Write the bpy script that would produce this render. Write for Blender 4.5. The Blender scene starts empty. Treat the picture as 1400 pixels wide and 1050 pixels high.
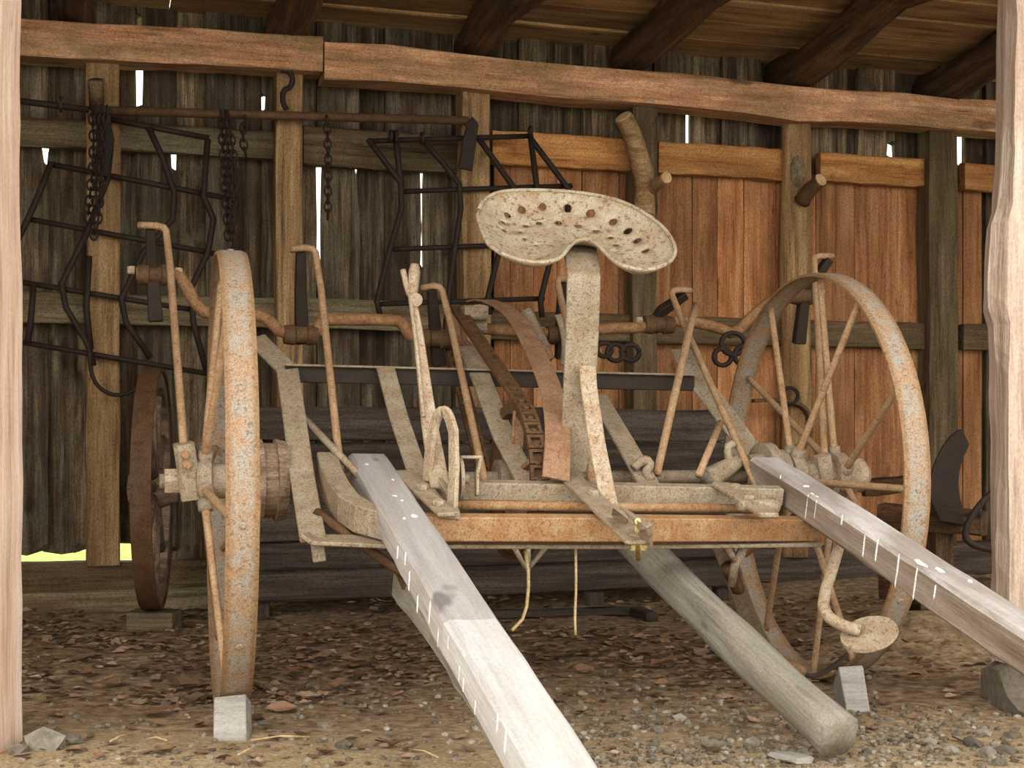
import bpy, bmesh, math, random
from mathutils import Vector, Matrix, noise
from mathutils.geometry import delaunay_2d_cdt

random.seed(11)
SC = bpy.context.scene
COL = SC.collection
R = random.uniform

# ------------------------------------------------------------------ camera
F, CH, YH = 1940.0, 0.68, 600.0          # focal length in pixels, eye height, horizon row (1400x1050)
cam = bpy.data.objects.new('camera', bpy.data.cameras.new('camera'))
COL.objects.link(cam)
cam.data.sensor_width = 36.0
cam.data.lens = 36.0 * F / 1400.0
cam.data.shift_y = (YH - 525.0) / 1400.0
cam.data.clip_start = 0.05
cam.location = (0, 0, CH)
cam.rotation_euler = (math.pi / 2, 0, 0)
SC.camera = cam

# ------------------------------------------------------------------ sky (bright overcast), exposure
w = bpy.data.worlds.new('overcast_sky'); SC.world = w; w.use_nodes = True
bg = w.node_tree.nodes['Background']
bg.inputs[0].default_value = (1.0, 0.975, 0.94, 1); bg.inputs[1].default_value = 1.4
SC.view_settings.view_transform = 'Standard'
SC.view_settings.look = 'None'
SC.view_settings.gamma = 1.0
SC.view_settings.use_curve_mapping = False
SC.view_settings.exposure = 1.25
# low veiled sun behind the photographer: soft daylight falling in through the open front
sun = bpy.data.objects.new('sun', bpy.data.lights.new('sun', 'SUN')); COL.objects.link(sun)
sun.data.energy = 0.5; sun.data.angle = math.radians(40); sun.data.color = (1.0, 0.95, 0.87)
sun.rotation_euler = (math.radians(66), 0, math.radians(-28))

# ------------------------------------------------------------------ helpers: pixels to places
V3 = Vector
def P(px, py, d): return V3(((px - 700) / F * d, d, CH - (py - YH) / F * d))
def ray(px, py): return V3(((px - 700) / F, 1.0, -(py - YH) / F))
def on_plane(px, py, p0, n):
    r = ray(px, py); o = V3((0, 0, CH))
    return o + r * ((V3(p0) - o).dot(n) / r.dot(n))
def proj(p): return (700 + F * p.x / p.y, YH - F * (p.z - CH) / p.y)
def ground(px, py, z=0.0): return on_plane(px, py, (0, 0, z), V3((0, 0, 1)))
# rear wall
WA = math.radians(17.0)
WU = V3((math.cos(WA), math.sin(WA), 0)); WN = V3((math.sin(WA), -math.cos(WA), 0)); W0 = V3((-1.73, 5.6, 0))
def on_wall(px, py, off=0.0): return on_plane(px, py, W0 + WN * off, WN)
def wt(px, off=0.0): return (on_wall(px, 600, off) - W0).dot(WU)
def wp(t, off, z): return W0 + WU * t + WN * off + V3((0, 0, z))
def wz(px, py, off=0.0): return on_wall(px, py, off).z
# hay tedder: axle line, forward direction, tilted frame plane
AL = P(313, 600, 3.57); AR = P(1112, 600, 4.05)
MU = (AR - AL); MU.z = 0; TRACK = MU.length; MU.normalize()
MV = V3((MU.y, -MU.x, 0)); MO = (AL + AR) / 2; MO.z = 0
AXZ = 0.575
TILT = 0.222
def mv(px, py, v): return on_plane(px, py, MO + MV * v, MV)
FN = (V3((0, 0, 1)) + MV * TILT).normalized()
FD = (MV - V3((0, 0, TILT))).normalized()           # forward along the frame
def fr(px, py, off=0.0): return on_plane(px, py, MO + V3((0, 0, 0.60)) + FN * off, FN)

# ------------------------------------------------------------------ helpers: objects
WORLD = {}
def link(o, parent=None, M=None):
    COL.objects.link(o)
    M = M or Matrix()
    if parent is not None:
        o.parent = parent
        o.matrix_parent_inverse = WORLD[parent.name].inverted()
    o.matrix_basis = M
    WORLD[o.name] = M.copy()
    return o
def mesh_obj(name, verts, faces, mat, parent=None, M=None, smooth=False):
    me = bpy.data.meshes.new(name)
    me.from_pydata([tuple(v) for v in verts], [], faces)
    if smooth: me.polygons.foreach_set('use_smooth', [True] * len(me.polygons))
    me.materials.append(MT[mat] if isinstance(mat, str) else mat)
    me.update()
    return link(bpy.data.objects.new(name, me), parent, M)
def share(name, src, parent, M): return link(bpy.data.objects.new(name, src.data), parent, M)
def tag(o, label, cat=None, group=None, kind=None):
    if label: o['label'] = label
    if cat: o['category'] = cat
    if group: o['group'] = group
    if kind: o['kind'] = kind
    return o
def thing(name, loc, label, cat, group=None):
    o = bpy.data.objects.new(name, None); o.empty_display_size = 0.1
    link(o, None, Matrix.Translation(loc))
    return tag(o, label, cat, group)
def frame_M(o, x, up=(0, 0, 1)):
    x = V3(x).normalized(); up = V3(up)
    y = up.cross(x)
    if y.length < 1e-5: y = V3((0, 1, 0)).cross(x)
    y.normalize(); z = x.cross(y)
    return Matrix(((x.x, y.x, z.x, o[0]), (x.y, y.y, z.y, o[1]), (x.z, y.z, z.z, o[2]), (0, 0, 0, 1)))
def ring_faces(nr, ns, cap=True, closed=False):
    f = []
    for i in range(nr - (0 if closed else 1)):
        a, b = i * ns, ((i + 1) % nr) * ns
        for j in range(ns):
            k = (j + 1) % ns
            f.append((a + j, a + k, b + k, b + j))
    if cap and not closed:
        f.append(tuple(range(ns - 1, -1, -1))); f.append(tuple((nr - 1) * ns + j for j in range(ns)))
    return f
def beam(name, p0, p1, wd, ht, mat, parent=None, up=(0, 0, 1), ch=0.006, jit=0.002, n=6, taper=1.0, wav=0.0, smooth=False):
    """squared timber or bar from p0 to p1, local X along its length"""
    p0, p1 = V3(p0), V3(p1); L = (p1 - p0).length
    M = frame_M(p0, p1 - p0, up)
    a, b = wd / 2, ht / 2
    prof = [(-a + ch, -b), (a - ch, -b), (a, -b + ch), (a, b - ch), (a - ch, b), (-a + ch, b), (-a, b - ch), (-a, -b + ch)]
    vs = []; sd = R(0, 50)
    for i in range(n + 1):
        t = i / n; s = 1 + (taper - 1) * t
        oy = wav * noise.noise((sd, t * L * 1.7, 0)); oz = wav * noise.noise((sd, t * L * 1.7, 9))
        for k, (y, z) in enumerate(prof):
            vs.append((t * L, y * s + oy + R(-jit, jit), z * s + oz + R(-jit, jit)))
    return mesh_obj(name, vs, ring_faces(n + 1, 8), mat, parent, M, smooth)
def log(name, p0, p1, r0, r1, mat, parent=None, n=14, m=12, bump=0.12, wav=0.02, flat=None):
    """rough round timber"""
    p0, p1 = V3(p0), V3(p1); L = (p1 - p0).length
    M = frame_M(p0, p1 - p0); vs = []; sd = R(0, 90)
    for i in range(n + 1):
        t = i / n; r = r0 + (r1 - r0) * t
        oy = wav * noise.noise((sd, t * L * 1.5, 0)); oz = wav * noise.noise((sd, t * L * 1.5, 7))
        for k in range(m):
            a = 2 * math.pi * k / m
            q = r * (1 + bump * noise.noise((math.cos(a) * 1.3 + sd, math.sin(a) * 1.3, t * L * 4)))
            y, z = q * math.cos(a), q * math.sin(a)
            if flat: y = max(-flat * r, min(flat * r, y)); z = max(-flat * r, min(flat * r, z))
            vs.append((t * L, y + oy, z + oz))
    return mesh_obj(name, vs, ring_faces(n + 1, m), mat, parent, M, True)
def smooth_path(pts, k=2, closed=False):
    pts = [V3(p) for p in pts]
    for _ in range(k):
        q = [pts[0]]
        for a, b in zip(pts, pts[1:]):
            q += [a * 0.75 + b * 0.25, a * 0.25 + b * 0.75]
        q.append(pts[-1]); pts = q
    return pts
def tube(name, pts, r, mat, parent=None, n=8, sm=0, taper=None, jit=0.0):
    pts = [V3(p) for p in pts]
    if sm: pts = smooth_path(pts, sm)
    o = pts[0].copy(); vs = []
    T0 = (pts[1] - pts[0]).normalized()
    up = V3((0, 0, 1)) if abs(T0.z) < 0.9 else V3((0, 1, 0))
    N = up.cross(T0).normalized()
    for i, p in enumerate(pts):
        if i == 0: T = T0
        elif i == len(pts) - 1: T = (p - pts[i - 1]).normalized()
        else: T = ((p - pts[i - 1]).normalized() + (pts[i + 1] - p).normalized()).normalized()
        N = (N - T * N.dot(T)).normalized(); B = T.cross(N)
        rr = r if taper is None else r * taper[min(int(i / (len(pts) - 1) * (len(taper) - 1) + .5), len(taper) - 1)]
        for k in range(n):
            a = 2 * math.pi * k / n
            vs.append(p - o + (N * math.cos(a) + B * math.sin(a)) * (rr + R(-jit, jit)))
    return mesh_obj(name, vs, ring_faces(len(pts), n), mat, parent, Matrix.Translation(o), True)
def strap(name, pts, wd, th, wdir, mat, parent=None, sm=0, widths=None):
    """flat bar swept along pts; wd across wdir, th along the normal"""
    pts = [V3(p) for p in pts]
    if sm: pts = smooth_path(pts, sm)
    o = pts[0].copy(); vs = []; wdir = V3(wdir).normalized(); n = len(pts)
    for i, p in enumerate(pts):
        if i == 0: T = (pts[1] - p).normalized(); m = 1
        elif i == n - 1: T = (p - pts[i - 1]).normalized(); m = 1
        else:
            a, b = (p - pts[i - 1]).normalized(), (pts[i + 1] - p).normalized()
            T = (a + b).normalized(); m = 1 / max(0.5, T.dot(a))
        W = (wdir - T * wdir.dot(T)).normalized(); N = T.cross(W)
        x = wd if widths is None else widths[0] + (widths[1] - widths[0]) * i / (n - 1)
        for sx, sy in ((-1, -1), (1, -1), (1, 1), (-1, 1)):
            vs.append(p - o + W * (sx * x / 2) + N * (sy * th / 2 * m))
    ob = mesh_obj(name, vs, ring_faces(n, 4), mat, parent, Matrix.Translation(o))
    bv = ob.modifiers.new('bevel', 'BEVEL'); bv.width = min(th * 0.25, 0.003); bv.segments = 1; bv.limit_method = 'ANGLE'
    return ob
def lathe(name, c, axis, prof, mat, parent=None, n=40, closed=False, smooth=True, phase=0.0):
    """prof: list of (along axis, radius); closed ring profile for rims"""
    M = frame_M(c, axis); vs = []; m = len(prof)
    for i in range(n):
        a = 2 * math.pi * i / n + phase
        for x, r in prof: vs.append((x, r * math.cos(a), r * math.sin(a)))
    f = []
    for i in range(n):
        j = (i + 1) % n
        for k in range(m if closed else m - 1):
            l = (k + 1) % m
            f.append((i * m + k, j * m + k, j * m + l, i * m + l))
    if not closed:
        f.append(tuple(i * m for i in range(n))[::-1]); f.append(tuple(i * m + m - 1 for i in range(n)))
    ob = mesh_obj(name, vs, f, mat, parent, M, smooth)
    if smooth:
        ob.data.set_sharp_from_angle(angle=math.radians(35))
    return ob
def slab(name, pts, th, nrm, mat, parent=None):
    """thick polygon plate"""
    pts = [V3(p) for p in pts]; o = pts[0].copy(); nrm = V3(nrm).normalized(); n = len(pts)
    vs = [p - o for p in pts] + [p - o - nrm * th for p in pts]
    f = [tuple(range(n)), tuple(range(2 * n - 1, n - 1, -1))] + [(i, i + n, (i + 1) % n + n, (i + 1) % n) for i in range(n)]
    return mesh_obj(name, vs, f, mat, parent, Matrix.Translation(o))
def bolt(c, axis, r, h, mat, parent, name='bolt'):
    return lathe(name, c, axis, [(0, r), (h * .7, r), (h, r * .75)], mat, parent, 6, smooth=False)

# ------------------------------------------------------------------ materials
MT = {}
def lin(c):
    return tuple((x / 255 / 12.92) if x / 255 <= 0.04045 else ((x / 255 + 0.055) / 1.055) ** 2.4 for x in c) + (1,)
class NB:
    def __init__(s, name):
        s.m = bpy.data.materials.new(name); s.m.use_nodes = True; s.t = s.m.node_tree; s.n = s.t.nodes
        s.b = s.n['Principled BSDF']; s.tc = s.n.new('ShaderNodeTexCoord'); s.oi = s.n.new('ShaderNodeObjectInfo')
        s.off = s.n.new('ShaderNodeVectorMath'); s.off.operation = 'SCALE'
        s.off.inputs[0].default_value = (37, 91, 53); s.l(s.oi.outputs['Random'], s.off.inputs['Scale'])
        s.vec = s.n.new('ShaderNodeVectorMath'); s.vec.operation = 'ADD'
        s.l(s.tc.outputs['Object'], s.vec.inputs[0]); s.l(s.off.outputs[0], s.vec.inputs[1])
        MT[name] = s.m
    def l(s, a, b): s.t.links.new(a, b)
    def noise(s, scale, stretch=(1, 1, 1), detail=5, rough=0.6, vec=None):
        mp = s.n.new('ShaderNodeMapping'); mp.inputs['Scale'].default_value = stretch
        s.l(vec or s.vec.outputs[0], mp.inputs['Vector'])
        x = s.n.new('ShaderNodeTexNoise'); x.inputs['Scale'].default_value = scale
        x.inputs['Detail'].default_value = detail; x.inputs['Roughness'].default_value = rough
        s.l(mp.outputs[0], x.inputs['Vector']); return x.outputs['Fac']
    def ramp(s, fac, stops):
        r = s.n.new('ShaderNodeValToRGB'); e = r.color_ramp.elements
        while len(e) < len(stops): e.new(0.5)
        for k, (p, c) in enumerate(stops): e[k].position = p; e[k].color = c if len(c) == 4 else lin(c)
        s.l(fac, r.inputs[0]); return r.outputs[0]
    def mix(s, fac, a, b, mode='MIX'):
        x = s.n.new('ShaderNodeMix'); x.data_type = 'RGBA'; x.blend_type = mode
        for sock, val in ((x.inputs[0], fac), (x.inputs[6], a), (x.inputs[7], b)):
            if isinstance(val, (int, float)): sock.default_value = val
            elif isinstance(val, tuple): sock.default_value = val if len(val) == 4 else lin(val)
            else: s.l(val, sock)
        return x.outputs[2]
    def math(s, op, a, b=None):
        x = s.n.new('ShaderNodeMath'); x.operation = op
        for i, v in enumerate((a, b)):
            if v is None: continue
            if isinstance(v, (int, float)): x.inputs[i].default_value = v
            else: s.l(v, x.inputs[i])
        return x.outputs[0]
    def bump(s, fac, st, dist=0.01):
        b = s.n.new('ShaderNodeBump'); b.inputs['Strength'].default_value = st; b.inputs['Distance'].default_value = dist
        s.l(fac, b.inputs['Height']); s.l(b.outputs[0], s.b.inputs['Normal'])
    def out(s, col, rough=0.85, metal=0.0, spec=0.3):
        s.l(col, s.b.inputs['Base Color']); s.b.inputs['Roughness'].default_value = rough
        s.b.inputs['Metallic'].default_value = metal; s.b.inputs['Specular IOR Level'].default_value = spec
G0, G1 = (0, 0, 0, 1), (1, 1, 1, 1)
def wood(name, dark, mid, light, stain=None, st_amt=0.5, vary=0.35, bleach=None, bump=0.5, moss=None, knots=True, top=None, speck=.7):
    s = NB(name)
    g = s.noise(1.0, (1.6, 26, 26), 8, 0.65)
    fine = s.noise(1.0, (5, 150, 150), 4, 0.6)
    gg = s.math('ADD', s.math('MULTIPLY', g, 0.7), s.math('MULTIPLY', fine, 0.3))
    c = s.ramp(gg, [(0.33, dark), (0.47, mid), (0.62, light)])
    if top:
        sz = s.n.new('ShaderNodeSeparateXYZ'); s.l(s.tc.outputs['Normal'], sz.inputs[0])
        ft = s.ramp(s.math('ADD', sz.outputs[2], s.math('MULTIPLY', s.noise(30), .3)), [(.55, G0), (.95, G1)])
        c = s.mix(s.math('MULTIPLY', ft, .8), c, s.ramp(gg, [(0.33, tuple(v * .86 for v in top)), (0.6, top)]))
    if bleach:
        x0, bc = bleach
        sx = s.n.new('ShaderNodeSeparateXYZ'); s.l(s.tc.outputs['Object'], sx.inputs[0])
        wob = s.math('MULTIPLY', s.noise(14, (1, 1, 1), 3), 0.03)
        ff = s.math('GREATER_THAN', s.math('ADD', sx.outputs[0], wob), x0 + .015)
        c = s.mix(s.math('MULTIPLY', ff, 0.85), c, s.ramp(gg, [(0.33, tuple(v * .86 for v in bc)), (0.6, bc)]))
    if stain:
        f2 = s.ramp(s.noise(3.2, (0.7, 2.5, 2.5), 4, 0.6), [(0.42, G0), (0.62, G1)])
        c = s.mix(s.math('MULTIPLY', f2, st_amt), c, stain, 'MIX')
    if moss:
        f3 = s.ramp(s.noise(7, (1, 1.5, 1.5), 6, 0.7), [(0.50, G0), (0.64, G1)])
        c = s.mix(s.math('MULTIPLY', f3, 0.5), c, moss)
    # fine grain speckle
    sp = s.ramp(s.noise(230, (0.5, 1, 1), 3, 0.6), [(0.34, (.45, .44, .42, 1)), (0.5, (1, 1, 1, 1)), (0.66, (1.4, 1.36, 1.28, 1))])
    c = s.mix(speck, c, sp, 'MULTIPLY')
    if knots:
        kf = s.ramp(s.noise(9, (0.55, 1.2, 1.2), 2, 0.4), [(0.70, G0), (0.76, G1)])
        c = s.mix(s.math('MULTIPLY', kf, 0.6), c, tuple(v * .45 for v in dark))
    v = s.ramp(s.oi.outputs['Random'], [(0, (1 - vary,) * 3 + (1,)), (1, (1 + vary * .5, 1 + vary * .45, 1 + vary * .4, 1))])
    c = s.mix(1.0, c, v, 'MULTIPLY')
    s.bump(gg, bump, 0.012)
    s.out(c, 0.88)
def metal(name, base, rust, dark, amt=0.5, spots=0.5, sc=22, rough=0.7, grain=0.35, edge=None):
    s = NB(name)
    f = s.ramp(s.noise(sc, (1, 1, 1), 8, 0.7), [(0.5 - 0.22 * amt - .05, G0), (0.72 - 0.3 * amt + .05, G1)])
    c = s.mix(f, base, rust)
    if edge:
        sx = s.n.new('ShaderNodeSeparateXYZ'); s.l(s.tc.outputs['Object'], sx.inputs[0])
        d = s.math('ADD', s.math('ABSOLUTE', sx.outputs[0]), s.math('MULTIPLY', s.noise(40), .012))
        c = s.mix(s.ramp(d, [(edge, G0), (edge + .010, G1)]), c, s.mix(s.noise(60), rust, tuple(v * .72 for v in rust)))
    f2 = s.ramp(s.noise(sc * 4.5, (1, 1, 1), 3, 0.55), [(0.57, G0), (0.64, G1)])
    c = s.mix(s.math('MULTIPLY', f2, spots), c, dark)
    sp = s.ramp(s.noise(260, (1, 1, 1), 3, 0.6), [(0.34, (.5, .46, .42, 1)), (0.5, (1, 1, 1, 1)), (0.66, (1.35, 1.32, 1.24, 1))])
    c = s.mix(grain * 2 if grain < .5 else 1.0, c, sp, 'MULTIPLY')
    s.bump(s.noise(sc * 6, (1, 1, 1), 5, 0.7), 0.35, 0.004)
    s.out(c, rough, 0.0, 0.35)

wood('grey_board', (24, 18, 12), (92, 76, 54), (166, 146, 116), stain=(46, 30, 17), st_amt=.8, vary=.62, moss=(104, 100, 80))
wood('mossy_board', (24, 19, 13), (90, 77, 58), (154, 138, 112), stain=(66, 44, 26), st_amt=.75, vary=.55, moss=(92, 100, 82))
wood('orange_board', (96, 58, 30), (172, 116, 72), (198, 150, 104), stain=(118, 74, 42), st_amt=.55, vary=.3)
wood('orange_rail', (114, 70, 34), (182, 126, 70), (206, 156, 98), stain=(122, 76, 40), st_amt=.5, vary=.15)
wood('rail_grey', (56, 46, 32), (112, 98, 72), (150, 138, 110), stain=(86, 60, 36), st_amt=.5, vary=.2, moss=(96, 104, 78))
wood('rail_dark', (48, 38, 24), (96, 80, 54), (130, 112, 82), stain=(66, 46, 26), st_amt=.5, vary=.2)
wood('post_tan', (74, 54, 32), (146, 116, 78), (184, 154, 112), stain=(106, 76, 46), st_amt=.5, vary=.2)
wood('plate_beam', (112, 72, 46), (196, 142, 102), (222, 178, 138), stain=(130, 102, 68), st_amt=.75, vary=.1, moss=(130, 112, 76))
wood('rafter', (36, 25, 15), (82, 58, 35), (120, 90, 58), stain=(44, 32, 20), st_amt=.5, vary=.2, bump=.9)
wood('roof_board', (104, 76, 46), (172, 136, 90), (206, 172, 122), stain=(120, 88, 54), st_amt=.6, vary=.3)
wood('front_post', (176, 142, 116), (226, 194, 170), (244, 220, 200), stain=(200, 162, 136), st_amt=.35, vary=.05, speck=.2)
wood('front_log', (132, 112, 94), (184, 162, 144), (212, 194, 178), stain=(150, 118, 96), st_amt=.45, vary=.05, bump=1.0, speck=.3)
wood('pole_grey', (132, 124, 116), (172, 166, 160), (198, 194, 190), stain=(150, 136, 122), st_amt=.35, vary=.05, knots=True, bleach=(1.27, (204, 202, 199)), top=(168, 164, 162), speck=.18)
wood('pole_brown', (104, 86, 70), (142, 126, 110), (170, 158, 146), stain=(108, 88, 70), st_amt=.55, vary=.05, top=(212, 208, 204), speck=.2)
wood('log_grey', (96, 90, 78), (138, 131, 118), (162, 156, 145), stain=(128, 124, 104), st_amt=.5, vary=.05, speck=.35)
wood('block_grey', (120, 114, 104), (152, 147, 138), (172, 168, 160), vary=.08, speck=.3)
wood('box_wood', (36, 30, 25), (70, 60, 51), (96, 86, 75), stain=(50, 40, 32), st_amt=.5, vary=.25)
wood('felloe', (70, 54, 40), (120, 98, 78), (150, 130, 110), vary=.1)
wood('cut_end', (166, 126, 84), (204, 168, 122), (222, 190, 146), vary=.1)
metal('dusty', (160, 149, 128), (142, 122, 96), (98, 76, 54), .45, .55)
metal('dusty_rust', (168, 142, 106), (152, 110, 70), (104, 68, 40), .6, .5)
metal('seat_pan', (176, 168, 146), (160, 136, 108), (118, 80, 52), .35, .75, 16)
metal('pale', (182, 168, 144), (158, 132, 104), (118, 84, 54), .4, .6)
metal('rod', (174, 148, 114), (156, 120, 86), (120, 84, 54), .5, .5)
metal('crank', (156, 124, 86), (132, 92, 56), (84, 54, 32), .6, .5, 30)
metal('guard', (158, 128, 100), (138, 100, 72), (98, 66, 46), .5, .4)
metal('rim_iron', (146, 143, 133), (158, 124, 88), (104, 76, 52), .38, .55, 22, edge=.025)
metal('dark_iron', (34, 26, 18), (48, 34, 21), (18, 13, 9), .5, .4)
metal('black_bar', (42, 35, 28), (56, 43, 31), (24, 19, 14), .4, .4)
metal('grey_cast', (150, 140, 122), (136, 114, 88), (84, 68, 52), .4, .5)
metal('brown_iron', (104, 78, 50), (84, 58, 35), (54, 36, 22), .6, .5)
metal('white_mark', (240, 240, 236), (226, 224, 216), (212, 208, 200), .3, .2)
metal('twine', (196, 176, 130), (170, 146, 100), (120, 100, 70), .4, .2)
metal('brass', (226, 206, 136), (190, 160, 96), (120, 92, 54), .3, .4)

# earth floor, leaves, gravel, grass
s = NB('earth')
n1 = s.noise(1.6, (1, 1, 1), 7, .65); n2 = s.noise(26, (1, 1, 1), 6, .7); n3 = s.noise(120, (1, 1, 1), 4, .6)
sx = s.n.new('ShaderNodeSeparateXYZ'); s.l(s.tc.outputs['Object'], sx.inputs[0])
c = s.ramp(n2, [(0.30, (88, 70, 49)), (0.5, (152, 126, 93)), (0.68, (190, 166, 133))])
tan = s.ramp(n3, [(0.3, (140, 118, 86)), (0.5, (180, 156, 118)), (0.7, (202, 184, 152))])
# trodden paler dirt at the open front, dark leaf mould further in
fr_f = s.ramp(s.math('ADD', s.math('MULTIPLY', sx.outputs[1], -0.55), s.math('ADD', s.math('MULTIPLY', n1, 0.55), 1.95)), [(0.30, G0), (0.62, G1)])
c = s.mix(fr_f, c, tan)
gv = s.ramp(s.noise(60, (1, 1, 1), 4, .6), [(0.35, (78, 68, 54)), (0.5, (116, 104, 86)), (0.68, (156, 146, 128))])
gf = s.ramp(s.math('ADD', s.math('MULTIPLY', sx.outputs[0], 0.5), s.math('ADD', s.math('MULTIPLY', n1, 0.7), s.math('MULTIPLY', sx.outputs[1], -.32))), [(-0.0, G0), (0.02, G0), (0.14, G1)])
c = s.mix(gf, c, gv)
s.bump(n2, .9, .03); s.out(c, .95)
s = NB('leaf')
gi = s.n.new('ShaderNodeNewGeometry')
c = s.ramp(gi.outputs['Random Per Island'], [(0, (84, 65, 47)), (.4, (124, 99, 73)), (.7, (150, 123, 96)), (.9, (164, 138, 113)), (.97, (154, 112, 82)), (1, (188, 168, 146))])
c = s.mix(.6, c, s.ramp(s.noise(90), [(.35, (.5, .5, .5, 1)), (.65, (1.2, 1.2, 1.2, 1))]), 'MULTIPLY'); s.out(c, .8)
s = NB('dry_leaf')
c = s.ramp(s.oi.outputs['Random'], [(0, (92, 70, 52)), (.6, (130, 104, 80)), (.85, (150, 106, 74)), (1, (168, 146, 122))])
c = s.mix(.6, c, s.ramp(s.noise(60), [(.35, (.55, .55, .55, 1)), (.65, (1.2, 1.2, 1.2, 1))]), 'MULTIPLY'); s.out(c, .8)
s = NB('gravel')
gi = s.n.new('ShaderNodeNewGeometry')
c = s.ramp(gi.outputs['Random Per Island'], [(0, (88, 76, 60)), (.5, (116, 104, 86)), (.85, (136, 126, 108)), (1, (166, 158, 142))])
c = s.mix(.6, c, s.ramp(s.noise(70), [(.35, (.6, .6, .6, 1)), (.65, (1.2, 1.2, 1.2, 1))]), 'MULTIPLY'); s.out(c, .9)
s = NB('stone')
c = s.ramp(s.oi.outputs['Random'], [(0, (92, 84, 70)), (.6, (126, 118, 104)), (1, (150, 144, 132))])
c = s.mix(.7, c, s.ramp(s.noise(40, (1, 1, 1), 7), [(.35, (.6, .58, .55, 1)), (.65, (1.25, 1.25, 1.25, 1))]), 'MULTIPLY')
s.bump(s.noise(50), .6, .01); s.out(c, .9)
s = NB('grass')
c = s.ramp(s.noise(30, (1, 1, 1), 6), [(.3, (96, 132, 44)), (.5, (144, 180, 70)), (.7, (190, 214, 110))]); s.out(c, .9)

# ================================================================== THE SETTING
def smst(a, b, x):
    t = max(0, min(1, (x - a) / (b - a))); return t * t * (3 - 2 * t)
MOUND = ground(1275, 900)
def gz(x, y):
    z = 0.014 * noise.noise((x * 1.3, y * 1.3, 0)) + 0.007 * noise.noise((x * 5, y * 5, 3)) + 0.003 * noise.noise((x * 17, y * 17, 5))
    dx, dy = x - MOUND.x, y - MOUND.y - .12
    z += 0.13 * math.exp(-(dx * dx / 0.10 + dy * dy / 0.10))           # heap of dark earth by the right post
    off = (V3((x, y, 0)) - W0).dot(WN)
    z += 0.05 * smst(0.5, 0.0, off)                                    # litter banked against the sill
    return z
def rest(px, py):
    p = ground(px, py)
    for _ in range(3): p = ground(px, py, gz(p.x, p.y))
    return p
def grid(name, xs, ys, zf, mat):
    vs = [(x, y, zf(x, y)) for y in ys for x in xs]; n = len(xs)
    fs = [(j * n + i, j * n + i + 1, (j + 1) * n + i + 1, (j + 1) * n + i) for j in range(len(ys) - 1) for i in range(n - 1)]
    return mesh_obj(name, vs, fs, mat, None, None, True)
xs = [-9 + .6 * i for i in range(11)] + [-2.6 + .025 * i for i in range(221)] + [3.4 + .6 * i for i in range(11)]
ys = [1.4, 1.7] + [2.0 + .025 * i for i in range(210)]
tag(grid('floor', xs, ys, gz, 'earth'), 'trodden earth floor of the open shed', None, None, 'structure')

s = NB('bounce_gravel')
c = s.ramp(s.noise(40, (1, 1, 1), 6, .7), [(.3, (150, 144, 132)), (.5, (190, 184, 172)), (.7, (214, 210, 200))]); s.out(c, .95)
q = [(-14, -14, -.01), (14, -14, -.01), (14, 1.41, -.01), (-14, 1.41, -.01)]  # unseen pale ground, added to bounce light up onto the roof underside
tag(mesh_obj('floor_bounce', q, [(0, 1, 2, 3)], 'bounce_gravel'), 'unseen pale gravel added in front of the shed to bounce light', None, None, 'structure')
# grass beyond the rear wall
q = [wp(-12, -0.25, -.02), wp(14, -0.25, -.02), wp(20, -30, -.02), wp(-16, -30, -.02)]
tag(mesh_obj('floor_outside', q, [(0, 1, 2, 3)], 'grass'), 'sunlit green grass seen under the rear boards', None, None, 'structure')

# ---------------- rear wall: outer boards with gaps, lining boards, rails, posts, beams
wall = bpy.data.objects.new('wall_back', None); link(wall, None, Matrix.Translation(wp(3, 0, 0)))
tag(wall, 'rear shed wall of upright weathered boards on posts and rails', None, None, 'structure')
def plank(t0, t1, z0, z1, off, mat, th=0.024, e0=None, e1=None, rag=0.0, n=14, name='board', parent=wall):
    """upright board: edges e0/e1 give the sideways retreat of each edge at height z; local X runs up"""
    M = Matrix(((0, WU.x, WN.x, 0), (0, WU.y, WN.y, 0), (1, 0, 0, 0), (0, 0, 0, 1)))
    M.translation = wp((t0 + t1) / 2, off, z0)
    vs = []; wdt = t1 - t0; cup = R(-.004, .008)
    zs = [z0 + (z1 - z0) * i / n for i in range(n + 1)]
    for e in (e0, e1):
        if e: zs += [z for z, _ in e]
    zs = sorted(set(round(z, 4) for z in zs))
    def edge(e, z):
        if not e: return 0.0
        if z <= e[0][0] or z >= e[-1][0]: return 0.0
        for (za, ga), (zb, gb) in zip(e, e[1:]):
            if za <= z <= zb: return ga + (gb - ga) * (z - za) / max(zb - za, 1e-6)
        return 0.0
    for z in zs:
        a = -wdt / 2 + edge(e0, z) + R(-.0015, .0015); b = wdt / 2 - edge(e1, z) + R(-.0015, .0015)
        for y, k in ((a, 0), (a * .5 + b * .5, cup), (b, 0), (b, -th), (a, -th)):
            zz = z - z0
            if z == zs[0] and rag: zz += R(-rag, rag)
            vs.append((zz, y, k))
    return mesh_obj(name, vs, ring_faces(len(zs), 5), mat, parent, M)
bnd = [-40, 12, 62, 105, 150, 191, 238, 285, 330, 361, 400, 437, 488, 530, 578, 622, 668, 712, 756, 800, 850, 898, 943, 990, 1037, 1085, 1130, 1175, 1220, 1265, 1312, 1350, 1400, 1450]
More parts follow.
